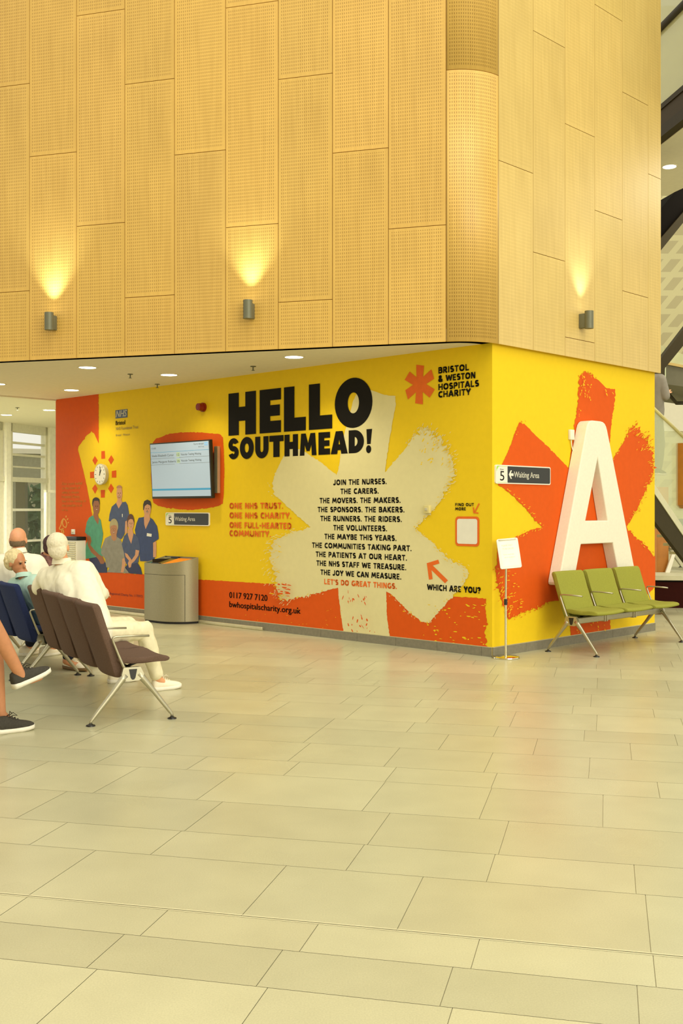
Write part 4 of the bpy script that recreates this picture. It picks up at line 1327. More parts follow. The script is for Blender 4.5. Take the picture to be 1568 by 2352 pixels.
lidpoly([(.335, -.415), (.42, -.41), (.60, -.30), (.68, -.14), (.69, -.075), (.335, -.075)], 4)
lid.build('lid_panel', M_BT, bx)
b = MB(); b.box(.17, .34, -.42, -.385, zt_(-.4) - .004, zt_(-.4) + .022); b.box(.17, .34, -.09, -.07, zt_(-.08) - .004, zt_(-.08) + .016); b.box(.165, .172, -.4, -.08, .80, .862, 0); b.build('slot_frame', M_BLK, bx)
dr = MB()
xe = plan[-6]
line_ = [p for p in plan[2:-5]]
vv = [Vector((p[0] + (0.0012 if i > 6 else 0), p[1] - .0015, .655)) for i, p in enumerate(line_)] + [Vector((p[0] + (0.0012 if i > 6 else 0), p[1] - .0015, .659)) for i, p in enumerate(line_)]
k = len(line_)
dr.add(vv, [(i, i + 1, k + i + 1, k + i) for i in range(k - 1)])
e = line_[-1]; dr.box(e[0] - .001, e[0] + .003, e[1] - .003, e[1] + .001, .035, .659)
dr.build('door_seam', M_DARK, bx)

# metal strip lying on the floor along the skirting
xa_, xb_ = FL.px(150, 1400)[0], FL.px(607, 1446)[0]
pk = MB(); pk.rbox(xa_ - xb_, 0, -.05, -.015, 0, .045, .006); pk.box(xa_ - xb_ + .01, -.01, -.054, -.05, .012, .018)
o = pk.build('cable_trunking', M_TRIM); o.location = FL.w(xb_, 0, 0); o.rotation_euler = (0, 0, FL.a)
tag(o, 'pale metal cable trunking along the base of the left wall beside the bin', 'cable trunking')

# ================================================================== BIG LETTER A
DA = .14
cA = lambda x, y: (1100 + x / 3.094, 780 + y / 3.094)
fA = lambda x, y: FR.px(*cA(x, y), DA)
outer_l, outer_r = (560, 1755), (1113, 1700)
# front outline, corner rounded by hand
xl0, zl0 = fA(556, 1758); xr0, zr0 = fA(1113, 1692)
zbot = (zl0 + zr0) / 2
xtl, ztl = fA(770, 574); xtr, ztr = fA(893, 582); ztop_ = (ztl + ztr) / 2
ap = fA(838, 838); cl_ = fA(750, 1289); cr_ = fA(908, 1284); zc_ = (cl_[1] + cr_[1]) / 2
bl_ = fA(718, 1457); br_ = fA(945, 1442); zb_ = (bl_[1] + br_[1]) / 2
il = fA(665, 1755); ir = fA(996, 1697)


def rounded(poly, r, n=4):
    out = []
    for i in range(len(poly)):
        p = Vector(poly[i]); a = Vector(poly[i - 1]); c = Vector(poly[(i + 1) % len(poly)])
        da = (a - p).normalized(); dc = (c - p).normalized()
        rr = min(r[i] if isinstance(r, (list, tuple)) else r, .45 * (a - p).length, .45 * (c - p).length)
        if rr <= 0: out.append(tuple(p)); continue
        for k in range(n + 1):
            t = k / n
            out.append(tuple((p + da * rr) * (1 - t) ** 2 + p * 2 * t * (1 - t) + (p + dc * rr) * t ** 2))
    return out


half_l = [(xl0, zbot), (il[0], zbot), (bl_[0], zb_), (br_[0], zb_), (ir[0], zbot), (xr0, zbot), (xtr, ztop_), (xtl, ztop_)]
outA = rounded(half_l, [.07, .05, .008, .008, .05, .07, .10, .10])
inA = [(ap[0], ap[1]), (cl_[0], zc_), (cr_[0], zc_)]
bm = bmesh.new()
def loop(poly):
    vs = [bm.verts.new((p[0], 0, p[1])) for p in poly]
    return [bm.edges.new((vs[i], vs[(i + 1) % len(vs)])) for i in range(len(vs))]
ed = loop(outA) + loop(inA)
bmesh.ops.triangle_fill(bm, use_beauty=True, use_dissolve=False, edges=ed, normal=(0, -1, 0))
ret = bmesh.ops.extrude_face_region(bm, geom=list(bm.faces))
for v in [g_ for g_ in ret['geom'] if isinstance(g_, bmesh.types.BMVert)]: v.co.y -= DA
bmesh.ops.recalc_face_normals(bm, faces=bm.faces)
edges = [e_ for e_ in bm.edges if e_.is_manifold and e_.calc_face_angle(0) > R(50) and all(v.co.y < -DA * .5 for v in e_.verts)]
bmesh.ops.bevel(bm, geom=edges, offset=.012, segments=2, affect='EDGES', profile=.5)
b = MB(); b.from_bm(bm); bm.free()
xa0 = (xl0 + xr0) / 2
letter = b.build('letter_sign', M_LETTER, None, (xa0, 0, zbot))
letter.location = FR.w(xa0, -.012, zbot); letter.rotation_euler = (0, 0, FR.a)
tag(letter, 'giant white three-dimensional letter A fixed to the orange star on the right wall', 'letter')
# plug box and cable of the letter
x, z = FR.px(1314, 999, .03)
t = on_wall('power_adapter', 'small white plug box with a cable beside the top of the giant letter', 'plug', FR, x, 0, z)
b = MB(); b.rbox(-.042, .042, -.035, 0, -.055, .06, .006); b.build('adapter_case', M_WHT, t)
b = MB(); b.tube([(-.01, -.02, -.055), (.005, -.02, -.13), (.05, -.02, -.22), (.11, -.02, -.33), (.16, -.02, -.36)], .006, 8); b.build('cable', M_WHT, t)

# ================================================================== SIGN STAND
sp_ = fl(1161, 1511.5)
st = thing('sign_stand', 'chrome pole stand holding a white notice panel in front of the wall corner', 'sign stand', sp_)
b = MB()
n = 40
prof = [(0, 0), (.142, 0), (.145, .006), (.143, .016), (.12, .024), (.05, .03), (.0, .032)]
vs = []
for r_0, z in prof: vs += [Vector((r_0 * math.cos(2 * math.pi * i / n), r_0 * math.sin(2 * math.pi * i / n), z)) for i in range(n)]
for k in range(len(prof) - 1): b.add(vs[k * n:(k + 2) * n], [(i, (i + 1) % n, n + (i + 1) % n, n + i) for i in range(n)], 0, True)
b.build('base', M_CHROME, st)
b = MB(); b.cyl((0, 0, .03), (0, 0, .58), .0125, n=16); b.cyl((0, 0, .58), (.004, 0, 1.0), .0105, n=16); b.build('pole', M_CHROME, st)
b = MB(); b.cyl((0, 0, .55), (0, 0, .612), .0175, n=18); b.build('collar', M_BLK, st)
pm = Matrix.Translation((.03, -.02, 1.085)) @ Matrix.Rotation(R(6), 4, 'Z') @ Matrix.Rotation(R(-5.0), 4, 'Y') @ Matrix.Rotation(R(-14), 4, 'X')
b = MB(); b.prism(rrect(-.112, .112, -.158, .158, .018), -.012, .004); o = b.build('notice_panel', M_WHT, st); o.matrix_local = pm
b = MB(); b.rbox(-.092, .092, -.02, -.01, .138, .15, .003); o2 = b.build('clip_bar', M_ALU, o)
b = MB(); b.box(-.09, .09, -.0135, -.0122, -.135, .13); pap = b.build('paper', mat('white_paper', (246, 242, 224), .7), o)
tb = MB()
for tx_, x0, x1, z in (('PLEASE WAIT', -.068, .05, .076), ('TO BE CALLED', -.066, .055, .042), ('if you need help', -.062, .05, -.016), ('ask at reception', -.058, .055, -.046)):
    text_into(tb, tx_, x0, x1, z, .016 if z > 0 else .012, -.0142, 0.0)
o3 = tb.build('notice_lettering', mat('faint_lettering', (206, 198, 164), .7), o)

# ================================================================== BENCHES
def bench_parts(root, nseat, pitch, fab, arms=True):
    cover = M_BLK
    prof_back = [(.030, .862), (.062, .868), (.078, .85), (.128, .70), (.185, .55), (.24, .405), (.262, .345), (.238, .318), (.205, .322), (.185, .36), (.135, .51), (.082, .66), (.030, .82), (.020, .845)]
    prof_seat = [(.205, .468), (.24, .478), (.32, .468), (.42, .466), (.52, .470), (.575, .466), (.602, .450), (.598, .432), (.575, .424), (.5, .424), (.4, .418), (.3, .420), (.215, .432), (.200, .45)]
    for i in range(nseat):
        y0, y1 = i * pitch + .032, (i + 1) * pitch - .032
        for nm, pr in (('backrest', prof_back), ('seat', prof_seat)):
            pr = rounded(pr, .012, 2)
            cxp = sum(p[0] for p in pr) / len(pr); czp = sum(p[1] for p in pr) / len(pr)
            vs = []; n_ = len(pr); C_ = (-1, -.985, -.955, -.75, -.5, -.25, 0, .25, .5, .75, .955, .985, 1)
            for c in C_:
                sh_ = {1.0: .016, .985: .005}.get(abs(c), 0.0)      # rounded ends
                for p in pr:
                    d_ = Vector((p[0] - cxp, p[1] - czp)); L_ = d_.length
                    q_ = Vector((cxp, czp)) + d_ * max(.3, (L_ - sh_) / L_)
                    y = (y0 + y1) / 2 + c * (y1 - y0) / 2
                    if nm == 'backrest':      # shell curved across its width, lower corners rounded
                        q_.x -= .030 * (1 - c * c)
                        dz = max(0, .45 - p[1]) / .14
                        if abs(c) > .7: y -= math.copysign((abs(c) - .7) * dz * dz * .16, c)
                    else:
                        q_.y -= .010 * (1 - c * c)
                    vs.append((q_.x, y, q_.y))
            b = MB()
            m_ = len(C_)
            b.add(vs, [(k * n_ + t, k * n_ + (t + 1) % n_, (k + 1) * n_ + (t + 1) % n_, (k + 1) * n_ + t) for k in range(m_ - 1) for t in range(n_)] + [list(range(n_))[::-1], [(m_ - 1) * n_ + t for t in range(n_)]], 0, True)
            o = fixnormals(b.build(nm, fab, root))
            try: o.data.set_sharp_from_angle(angle=R(50))
            except Exception: pass
    L = nseat * pitch
    b = MB(); b.rbox(.272, .345, .0, L, .318, .385, .01)
    for i in range(1, nseat):
        for d in (-.03, .012): b.rbox(.262, .355, i * pitch + d, i * pitch + d + .018, .31, .392, .004)
    b.build('beam', M_STEEL, root)
    for i in range(nseat):
        yc = (i + .5) * pitch
        for ps, rr_ in (([(.30, yc - .14, .385), (.42, yc - .14, .425)], .01), ([(.30, yc + .14, .385), (.42, yc + .14, .425)], .01), ([(.28, yc, .385), (.22, yc, .42)], .012)):
            b = MB(); b.tube(ps, rr_, 8); b.build('seat_bracket', M_BLK, root)
    for yf in (0.0, L):
        b = MB()
        pl = rounded([(.222, .345), (.235, .402), (.362, .402), (.39, .345), (.372, .318), (.345, .302), (.265, .302), (.235, .322)], .01, 3)
        b.prism(pl, yf - .016, yf + .016)
        b.tube([(.258, yf, .345), (.232, yf, .318), (.16, yf, .225), (.06, yf, .105), (.012, yf, .045), (.001, yf, .032), (0, yf, .012)], [.026, .026, .019, .016, .014, .012, .011], 12, flat=(.75, 1))
        b.tube([(.350, yf, .352), (.378, yf, .322), (.45, yf, .236), (.535, yf, .125), (.59, yf, .055), (.604, yf, .036), (.605, yf, .012)], [.026, .026, .019, .016, .014, .012, .011], 12, flat=(.75, 1))
        fr = b.build('leg_frame', M_ALU, root)
        for fx in (0, .605):
            b = MB(); b.cyl((fx, yf, 0), (fx, yf, .008), .034, .032, 20); b.cyl((fx, yf, .008), (fx, yf, .016), .026, .014, 20); b.build('foot_pad', M_BLK, fr)
        b = MB()
        for s_ in (-1, 1):
            ya = yf + s_ * .0165
            q3 = [(.275, .388), (.335, .388), (.322, .325), (.312, .312), (.298, .312), (.288, .325)]
            b.prism(q3, ya - .003, ya + .003)
        b.build('frame_cover', M_BLK, fr)
    for i in range(nseat + 1):
        y = i * pitch
        pts = [(.258, y, .375), (.236, y, .415), (.20, y, .50), (.165, y, .588), (.158, y, .61), (.166, y, .623), (.19, y, .628), (.30, y, .627), (.43, y, .622)]
        b = MB(); b.tube(pts, [.013, .012, .0095, .009, .009, .009, .009, .009, .009], 10, flat=(1.25, .9)); b.build('armrest', M_ALU, root)


def bench(name, label, loc, ang, n, pitch, fab):
    r = thing(name, label, 'bench', loc, ang, 'beam seating in the waiting hall')
    bench_parts(r, n, pitch, fab)
    return r


R1 = fl(208, 1668); F1 = math.atan2(.463, .886)
bench('waiting_bench', 'brown four-seat beam bench carrying the man in the cream jacket', R1, F1, 4, .577, M_BROWN)
R2 = fl(27, 1564) + Vector((0.0, .02, 0)); F2 = math.atan2(.54, .84)
bench('waiting_bench', 'navy blue beam bench at the far left, beyond the brown one', R2, F2, 3, .585, M_BLUE)
R3 = fl(1252.8, 1496) + nR * .03; F3 = math.atan2(-.714, .70)
bench('waiting_bench', 'green three-seat beam bench under the giant white letter', R3, F3, 3, .597, M_GREEN)

# ================================================================== PEOPLE
def remeshed(mb, name, m, parent, voxel, smooth=4, wrinkle=0.0, wscale=9.0, seed=0):
    me = bpy.data.meshes.new('raw'); me.from_pydata([tuple(v) for v in mb.v], [], mb.f); me.update()
    o = bpy.data.objects.new('raw', me); COL.objects.link(o)
    md = o.modifiers.new('r', 'REMESH'); md.mode = 'VOXEL'; md.voxel_size = voxel; md.use_smooth_shade = True
    s = o.modifiers.new('s', 'SMOOTH'); s.factor = .5; s.iterations = smooth
    dg = bpy.context.evaluated_depsgraph_get(); dg.update()
    m2 = bpy.data.meshes.new_from_object(o.evaluated_get(dg)); m2.name = name
    bpy.data.objects.remove(o); bpy.data.meshes.remove(me)
    if wrinkle:
        for v in m2.vertices:
            p = v.co
            q = Vector((p.x * wscale, p.y * wscale, p.z * wscale * .55 + seed))
            a = noise.noise(q) + .5 * noise.noise(q * 2.3)
            v.co = p + v.normal * (wrinkle * (1 - abs(a) * 2.2))
        m2.update()
    m2.polygons.foreach_set('use_smooth', [True] * len(m2.polygons))
    m2.materials.clear(); m2.materials.append(m)
    o = bpy.data.objects.new(name, m2); COL.objects.link(o)
    if parent is not None: o.parent = parent
    return o


def limb(mb, pts, rs):
    """chain of tapered capsules"""
    for i in range(len(pts) - 1):
        p, q = Vector(pts[i]), Vector(pts[i + 1])
        mb.cyl(p, q, rs[i], rs[i + 1], 16)
    for p, r in zip(pts, rs): mb.ell(p, (r, r, r), None, 14)


def basis(fwd, up):
    f = Vector(fwd).normalized(); u = Vector(up); u = (u - f * u.dot(f)).normalized(); l = u.cross(f)
    return Matrix((f, l, u)).transposed()      # columns: forward, left, up


def hand(mb, wrist, dir_, palm_n, size=1.0, curl=.5, side=1):
    d = Vector(dir_).normalized(); n = Vector(palm_n); n = (n - d * n.dot(d)).normalized(); s = d.cross(n) * side
    w = Vector(wrist)
    B = Matrix((d, s, n)).transposed()
    mb.ell(w + d * .045 * size, (.05 * size, .04 * size, .016 * size), B, 14)
    for k, (o, L) in enumerate(((-.029, .062), (-.010, .072), (.010, .068), (.028, .052))):
        a = w + d * .078 * size + s * o * size; L *= size; pts = [a]; dd = d.copy()
        for seg, fr in enumerate((.45, .32, .23)):
            dd = (dd + n * curl * (.45 + .25 * seg)).normalized(); pts.append(pts[-1] + dd * L * fr)
        limb(mb, pts, [.0092 * size, .0088 * size, .0082 * size, .0072 * size])
    a = w + d * .025 * size - s * .034 * size
    limb(mb, [a, a - s * .018 * size + d * .03 * size + n * .012, a - s * .016 * size + d * .058 * size + n * .024], [.0115 * size, .0105 * size, .009 * size])


def shoe(parent, heel, toe, m_up, m_sole, roll=0.0, laces=None, hgt=.075, w=.048, upv=(0, 0, 1)):
    heel = Vector(heel); toe = Vector(toe); L = (toe - heel).length
    B = basis(toe - heel, upv)
    X = Matrix.Translation(heel) @ B.to_4x4()
    n = 16
    T = [(0, .55, .75), (.03, .78, 1.0), (.12, .9, 1.12), (.25, .88, 1.12), (.36, .86, 1.02), (.5, .92, .82), (.65, 1.0, .66), (.8, .98, .55), (.92, .78, .42), (.98, .48, .3), (1.0, .2, .18)]
    b = MB(); vs = []
    for t, ww, hh in T:
        for j in range(n):
            a = math.pi * 2 * j / n
            y = ww * w * math.copysign(abs(math.cos(a)) ** .8, math.cos(a)); z = .024 + max(0, math.sin(a)) ** .75 * hh * hgt
            vs.append((t * L, y, z if math.sin(a) > 0 else .022))
    fs = [(i * n + j, (i + 1) * n + j, (i + 1) * n + (j + 1) % n, i * n + (j + 1) % n) for i in range(len(T) - 1) for j in range(n)] + [list(range(n)), [(len(T) - 1) * n + j for j in range(n)][::-1]]
    b.add(vs, fs, 0, True, X)
    up = b.build('shoe', m_up, parent)
    b = MB(); vs = []
    k = len(T)
    for z, g_ in ((0.0, .95), (.012, 1.06), (.03, 1.05)):
        for sgn in (1, -1):
            for t, ww, hh in (T if sgn > 0 else T[::-1]):
                lift = .012 * max(0, t - .7) / .3 if z < .01 else (.010 * max(0, t - .7) / .3 + .006 * max(0, .2 - t) / .2)
                vs.append((t * L * 1.015 - .003, sgn * ww * w * g_, z + lift))
    N = 2 * k
    fs = [(r_i * N + j, r_i * N + (j + 1) % N, (r_i + 1) * N + (j + 1) % N, (r_i + 1) * N + j) for r_i in range(2) for j in range(N)] + [list(range(N))[::-1], [2 * N + j for j in range(N)]]
    b.add(vs, fs, 0, True, X); b.build('sole', m_sole, up)
    if laces:
        b = MB()
        for q_ in range(4):
            t = .34 + .075 * q_; z = .03 + hgt * (1.04 - .14 * q_)
            b.tube([X @ Vector((t * L, -.026, z - .008)), X @ Vector((t * L + .006, 0, z + .006)), X @ Vector((t * L, .026, z - .008))], .0035, 6)
        for sg in (-1, 1):
            b.tube([X @ Vector((.36 * L, 0, .03 + hgt * 1.04)), X @ Vector((.42 * L, sg * .03, .055 + hgt)), X @ Vector((.5 * L, sg * .045, .035 + hgt)), X @ Vector((.42 * L, sg * .02, .035 + hgt))], .003, 6)
        b.build('laces', laces, up)
    return up


def head(mb, hc, fwd, up, s=1.0):
    B = basis(fwd, up); f, l, u = B.col[0], B.col[1], B.col[2]
    hc = Vector(hc)
    mb.ell(hc + u * .022 * s - f * .010 * s, (.098 * s, .077 * s, .092 * s), B)
    mb.ell(hc - u * .035 * s + f * .026 * s, (.066 * s, .060 * s, .078 * s), B)
    mb.ell(hc - u * .088 * s + f * .056 * s, (.026 * s, .027 * s, .020 * s), B)
    limb(mb, [hc + f * .088 * s + u * .012 * s, hc + f * .108 * s - u * .026 * s], [.010 * s, .015 * s])
    mb.ell(hc + f * .082 * s - u * .058 * s, (.014 * s, .024 * s, .010 * s), B)
    mb.ell(hc + f * .080 * s + u * .026 * s, (.012 * s, .05 * s, .010 * s), B)
    for sd in (-1, 1):
        mb.ell(hc + l * sd * .080 * s - f * .006 * s - u * .012 * s, (.018 * s, .010 * s, .032 * s), B)
    return B


SKIN = mat('warm_skin', (222, 158, 112), .55, var=.06, scale=30); SKIN2 = mat('tanned_skin', (196, 134, 92), .5, var=.06, scale=30); SKINP = mat('pink_skin', (224, 158, 116), .5, var=.08, scale=22)
HAIRW = mat('white_hair', (234, 224, 192), .8, var=.08, scale=60, bump=.4); HAIRB = mat('pale_blond_hair', (226, 208, 158), .8, var=.15, scale=50, bump=.4)
HAIRD = mat('dark_grey_hair', (112, 92, 64), .8, var=.2, scale=60, bump=.4); HAIRP = mat('dark_plum_hair', (70, 42, 44), .7, var=.15, scale=40)
CREAM = mat('cream_jacket_cloth', (240, 234, 206), .85, var=.04, scale=30, spec=.2); CREAM2 = mat('cream_trouser_cloth', (232, 222, 184), .85, var=.05, scale=30, spec=.2)
AQUA = mat('pale_aqua_cloth', (184, 216, 200), .85, var=.08, scale=18, spec=.2); WHITEC = mat('white_shirt_cloth', (240, 234, 212), .85, var=.03, spec=.2)
NAVYC = mat('navy_trouser_cloth', (34, 38, 54), .85, spec=.2); PLAID = mat('plum_check_cloth', (120, 84, 76), .85, var=.5, scale=26, spec=.2)
GREYCL = mat('soft_grey_cloth', (140, 134, 122), .85, var=.06, spec=.2); KHAKI = mat('beige_shorts_cloth', (188, 172, 128), .85, var=.05, spec=.2)
SHOEW = mat('white_shoe_canvas', (240, 230, 202), .7, var=.03); SOLEW = mat('white_shoe_sole', (232, 226, 206), .6); SHOEK = mat('charcoal_knit_shoe', (58, 54, 44), .8, var=.2, scale=90, bump=.3); SOLEB = mat('brown_shoe_sole', (120, 92, 50), .7)
EYEM = mat('dark_eye', (40, 28, 20), .3); BROW = mat('pale_brow', (190, 164, 120), .8)


def person(label, J, fwd, headfwd, headup, skin, shirt, trousers, sleeve=1.0, leg=1.0, voxel=.0085, sc=1.0, shirt_r=1.0, wr=.006, pose_hands=True, torso_w=1.0, hands=(1, 1)):
    """J: joints in the hall. Body is one continuous mesh, clothes are its children"""
    V = {k: Vector(v) for k, v in J.items()}
    base = (V['hipL'] + V['hipR']) / 2
    root = bpy.data.objects.new('person', None)
    hipc = base; neck = V['neck']; hc = V['head']
    b = MB()
    head(b, hc, headfwd, headup, sc)
    f = Vector(fwd).normalized()
    chest = hipc.lerp(neck, .68); belly = hipc.lerp(neck, .3)
    limb(b, [neck + (chest - neck) * .12, neck.lerp(hc, .62)], [.060 * sc, .054 * sc])
    for sd in 'LR':
        sh, el, wri = V['sh' + sd], V['el' + sd], V['wr' + sd]
        hp, kn, an, to = V['hip' + sd], V['kn' + sd], V['an' + sd], V['toe' + sd]
        limb(b, [neck + (chest - neck) * .2, sh], [.055 * sc, .050 * sc])
        limb(b, [sh, sh.lerp(el, .45), el, el.lerp(wri, .3), wri], [.052 * sc, .046 * sc, .038 * sc, .040 * sc, .027 * sc])
        limb(b, [sh.lerp(chest, .35), hp.lerp(hipc, .2)], [.092 * sc, .105 * sc])
        limb(b, [hp, hp.lerp(kn, .5), kn, kn.lerp(an, .32), an], [.088 * sc, .076 * sc, .056 * sc, .054 * sc, .034 * sc])
        limb(b, [an, an.lerp(to, .5) - Vector((0, 0, .012)), to], [.034 * sc, .032 * sc, .022 * sc])
        hd = (wri - el).normalized()
        i_ = 0 if sd == 'L' else 1
        if hands[i_]:
            hand(b, wri, hd, Vector((0, 0, -1)) if abs(hd.z) < .8 else f, sc * .95, .5, 1 if sd == 'R' else -1)
    limb(b, [chest, belly, hipc], [.105 * sc, .11 * sc, .11 * sc])
    body = remeshed(b, 'person', skin, None, voxel, 3)
    bpy.data.objects.remove(root)
    tag(body, label, 'person', 'people waiting in the hall')
    # shirt
    k = shirt_r
    s = MB()
    for sd in 'LR':
        sh, el, wri, hp = V['sh' + sd], V['el' + sd], V['wr' + sd], V['hip' + sd]
        limb(s, [neck + (chest - neck) * .25, sh], [.066 * sc * k, .066 * sc * k])
        end = el.lerp(wri, sleeve - 1) if sleeve > 1 else sh.lerp(el, sleeve)
        if sleeve > 1: limb(s, [sh, sh.lerp(el, .5), el, end], [.070 * sc * k, .064 * sc * k, .056 * sc * k, .046 * sc * k])
        else: limb(s, [sh, end], [.070 * sc * k, .064 * sc * k])
        limb(s, [sh.lerp(chest, .30), hp.lerp(hipc, .1)], [.108 * sc * k * torso_w, .126 * sc * k * torso_w])
    limb(s, [chest, belly, hipc], [.122 * sc * k, .13 * sc * k, .13 * sc * k])
    for q_ in (.2, .4, .6, .8):
        limb(s, [V['shL'].lerp(V['shR'], q_).lerp(chest, .35), V['hipL'].lerp(V['hipR'], q_)], [.114 * sc * k, .13 * sc * k])
    limb(s, [V['shL'].lerp(chest, .1), V['shR'].lerp(chest, .1)], [.085 * sc * k, .085 * sc * k])
    so_ = remeshed(s, 'shirt', shirt, body, voxel * 1.15, 14, wr, 7.0, random.random() * 10)
    # collar
    cdir = (hc - neck).normalized()
    c = MB(); B = basis(f, cdir); vs = []
    for zz, rr in ((-.012, .074), (.02, .066), (.036, .068), (.034, .074), (.015, .078), (-.012, .084)):
        for j in range(20):
            a = 2 * math.pi * j / 20
            vs.append(neck.lerp(hc, .12) + B @ Vector((rr * sc * math.cos(a), rr * sc * math.sin(a), zz * sc)))
    c.add(vs, [(i * 20 + j, i * 20 + (j + 1) % 20, (i + 1) * 20 + (j + 1) % 20, (i + 1) * 20 + j) for i in range(5) for j in range(20)], 0, True)
    c.build('collar', shirt, so_)
    t = MB()
    for sd in 'LR':
        hp, kn, an = V['hip' + sd], V['kn' + sd], V['an' + sd]
        limb(t, [hipc, hp], [.118 * sc, .104 * sc])
        if leg >= 1: limb(t, [hp, hp.lerp(kn, .5), kn, kn.lerp(an, .3), kn.lerp(an, .9)], [.104 * sc, .092 * sc, .074 * sc, .072 * sc, .052 * sc])
        else: limb(t, [hp, hp.lerp(kn, .5), hp.lerp(kn, leg)], [.108 * sc, .1 * sc, .09 * sc])
    remeshed(t, 'trousers' if leg >= 1 else 'shorts', trousers, body, voxel * 1.15, 5, wr * .8, 8.0, random.random() * 10)
    return body


def hair(body, hc, fwd, up, m, kind, s=1.0, seed=0):
    B = basis(fwd, up); f, l, u = B.col[0], B.col[1], B.col[2]; hc = Vector(hc)
    b = MB()
    if kind == 'short':
        b.ell(hc + u * .036 * s - f * .022 * s, (.098 * s, .085 * s, .090 * s), B)
        b.ell(hc - u * .018 * s - f * .050 * s, (.058 * s, .078 * s, .082 * s), B)
    elif kind == 'fluffy':
        r2 = random.Random(seed)
        b.ell(hc + u * .032 * s - f * .028 * s, (.096 * s, .088 * s, .090 * s), B)
        b.ell(hc - u * .01 * s - f * .058 * s, (.064 * s, .085 * s, .084 * s), B)
        for i in range(46):
            a, e = r2.uniform(-1.9, 1.9), r2.uniform(-.55, 1.4)
            p = hc + u * .02 * s - f * .03 * s + (-f * math.cos(a) * math.cos(e) * .088 + l * math.sin(a) * math.cos(e) * .086 + u * math.sin(e) * .088) * s
            b.ell(p, (.017 * s, .017 * s, .021 * s), B, 8)
    elif kind == 'fringe':     # band round a bald head
        for a in range(-90, 91, 9):
            p = hc + (-f * math.cos(R(a)) * .084 + l * math.sin(R(a)) * .066 - u * (.030 + .012 * math.cos(R(a)))) * s
            b.ell(p, (.014 * s, .013 * s, .032 * s), B, 10)
    elif kind == 'long':
        b.ell(hc + u * .034 * s - f * .02 * s, (.102 * s, .088 * s, .09 * s), B)
        b.ell(hc - u * .05 * s - f * .055 * s, (.06 * s, .085 * s, .12 * s), B)
    return remeshed(b, 'hair', m, body, .006, 2, .0025, 60, seed)


def eyes(body, hc, fwd, up, s=1.0):
    B = basis(fwd, up); f, l, u = B.col[0], B.col[1], B.col[2]; hc = Vector(hc)
    for sd in (-1, 1):
        b = MB(); b.ell(hc + f * .080 * s + l * sd * .031 * s + u * .006 * s, (.010 * s, .013 * s, .008 * s), B, 12); b.build('eye', EYEM, body)
        b = MB(); b.ell(hc + f * .086 * s + l * sd * .032 * s + u * .026 * s, (.007 * s, .02 * s, .005 * s), B, 10); b.build('eyebrow', BROW, body)


# man in cream on the brown bench, seen from behind, leaning left
f1 = Vector((.886, .463, 0)); l1 = Vector((-.463, .886, 0))
def b1(x, y, z): return R1 + f1 * x + l1 * y + Vector((0, 0, z))
hcm = at(134, 1258, 9.2)
man = person('white-haired man in a cream jacket and cream trousers leaning left on the brown bench', {
    'head': hcm, 'neck': at(143, 1296, 9.25), 'shR': at(196, 1309, 9.18), 'shL': at(104, 1325, 9.42), 'elR': at(229, 1362, 9.28), 'wrR': (-2.08, 9.52, .80), 'elL': at(90, 1350, 9.44), 'wrL': (-2.38, 9.70, .84),
    'hipR': b1(.33, 1.05, .535), 'hipL': b1(.33, 1.27, .535), 'knR': (-1.66, 9.18, .53), 'anR': at(362, 1560, 9.27), 'toeR': at(396, 1575, 9.38), 'knL': (-1.86, 9.50, .53), 'anL': (-1.98, 9.72, .09), 'toeL': (-1.86, 9.84, .05)},
    (.25, 1, 0), (-.05, 1, -.12), (-.14, .0, 1), SKIN, CREAM, CREAM2, 1.9, 1.0, .0085, 1.02, 1.08, .010)
hair(man, hcm, (-.05, 1, -.12), (-.14, 0, 1), HAIRW, 'short', 1.02, 1)
h_ = fl(350, 1587.5); t_ = fl(415, 1580)
shoe(man, h_ + Vector((0, 0, .001)), t_ + Vector((0, 0, .001)), SHOEW, SOLEW, laces=SHOEW)
shoe(man, (-2.06, 9.66, .001), (-1.84, 9.82, .001), SHOEW, SOLEW, laces=SHOEW)

# pale-haired person in aqua on the blue bench, head turned to the right
hca = at(38, 1291, 10.2)
aq = person('pale blond person in an aqua shirt slouching on the navy bench, head turned right', {
    'head': hca, 'neck': at(57, 1329, 10.2), 'shR': at(86, 1343, 10.14), 'shL': at(34, 1346, 10.34), 'elR': at(112, 1410, 10.35), 'wrR': (-2.52, 10.62, .60), 'elL': (-2.92, 10.62, .68), 'wrL': (-2.66, 10.76, .60),
    'hipR': (-2.73, 10.24, .545), 'hipL': (-2.83, 10.42, .545), 'knR': (-2.42, 10.45, .53), 'anR': (-2.62, 10.36, .10), 'toeR': (-2.50, 10.44, .05), 'knL': (-2.5, 10.68, .53), 'anL': (-2.42, 10.78, .1), 'toeL': (-2.32, 10.9, .05)},
    (.84, .54, 0), (.86, -.42, -.18), (-.28, .0, 1), SKIN2, AQUA, NAVYC, .95, 1.0, .009, .95, 1.1, .007)
hair(aq, hca, (.86, -.42, -.18), (-.28, 0, 1), HAIRB, 'fluffy', .97, 3)
eyes(aq, hca, (.86, -.42, -.18), (-.28, 0, 1), .95)
shoe(aq, fl(150, 1535) + Vector((0, .0, .001)), fl(199, 1543.5) + Vector((0, 0, .001)), SHOEW, SOLEB, laces=SHOEW)
shoe(aq, (-2.46, 10.72, .001), (-2.26, 10.88, .001), SHOEW, SOLEB, laces=SHOEW)

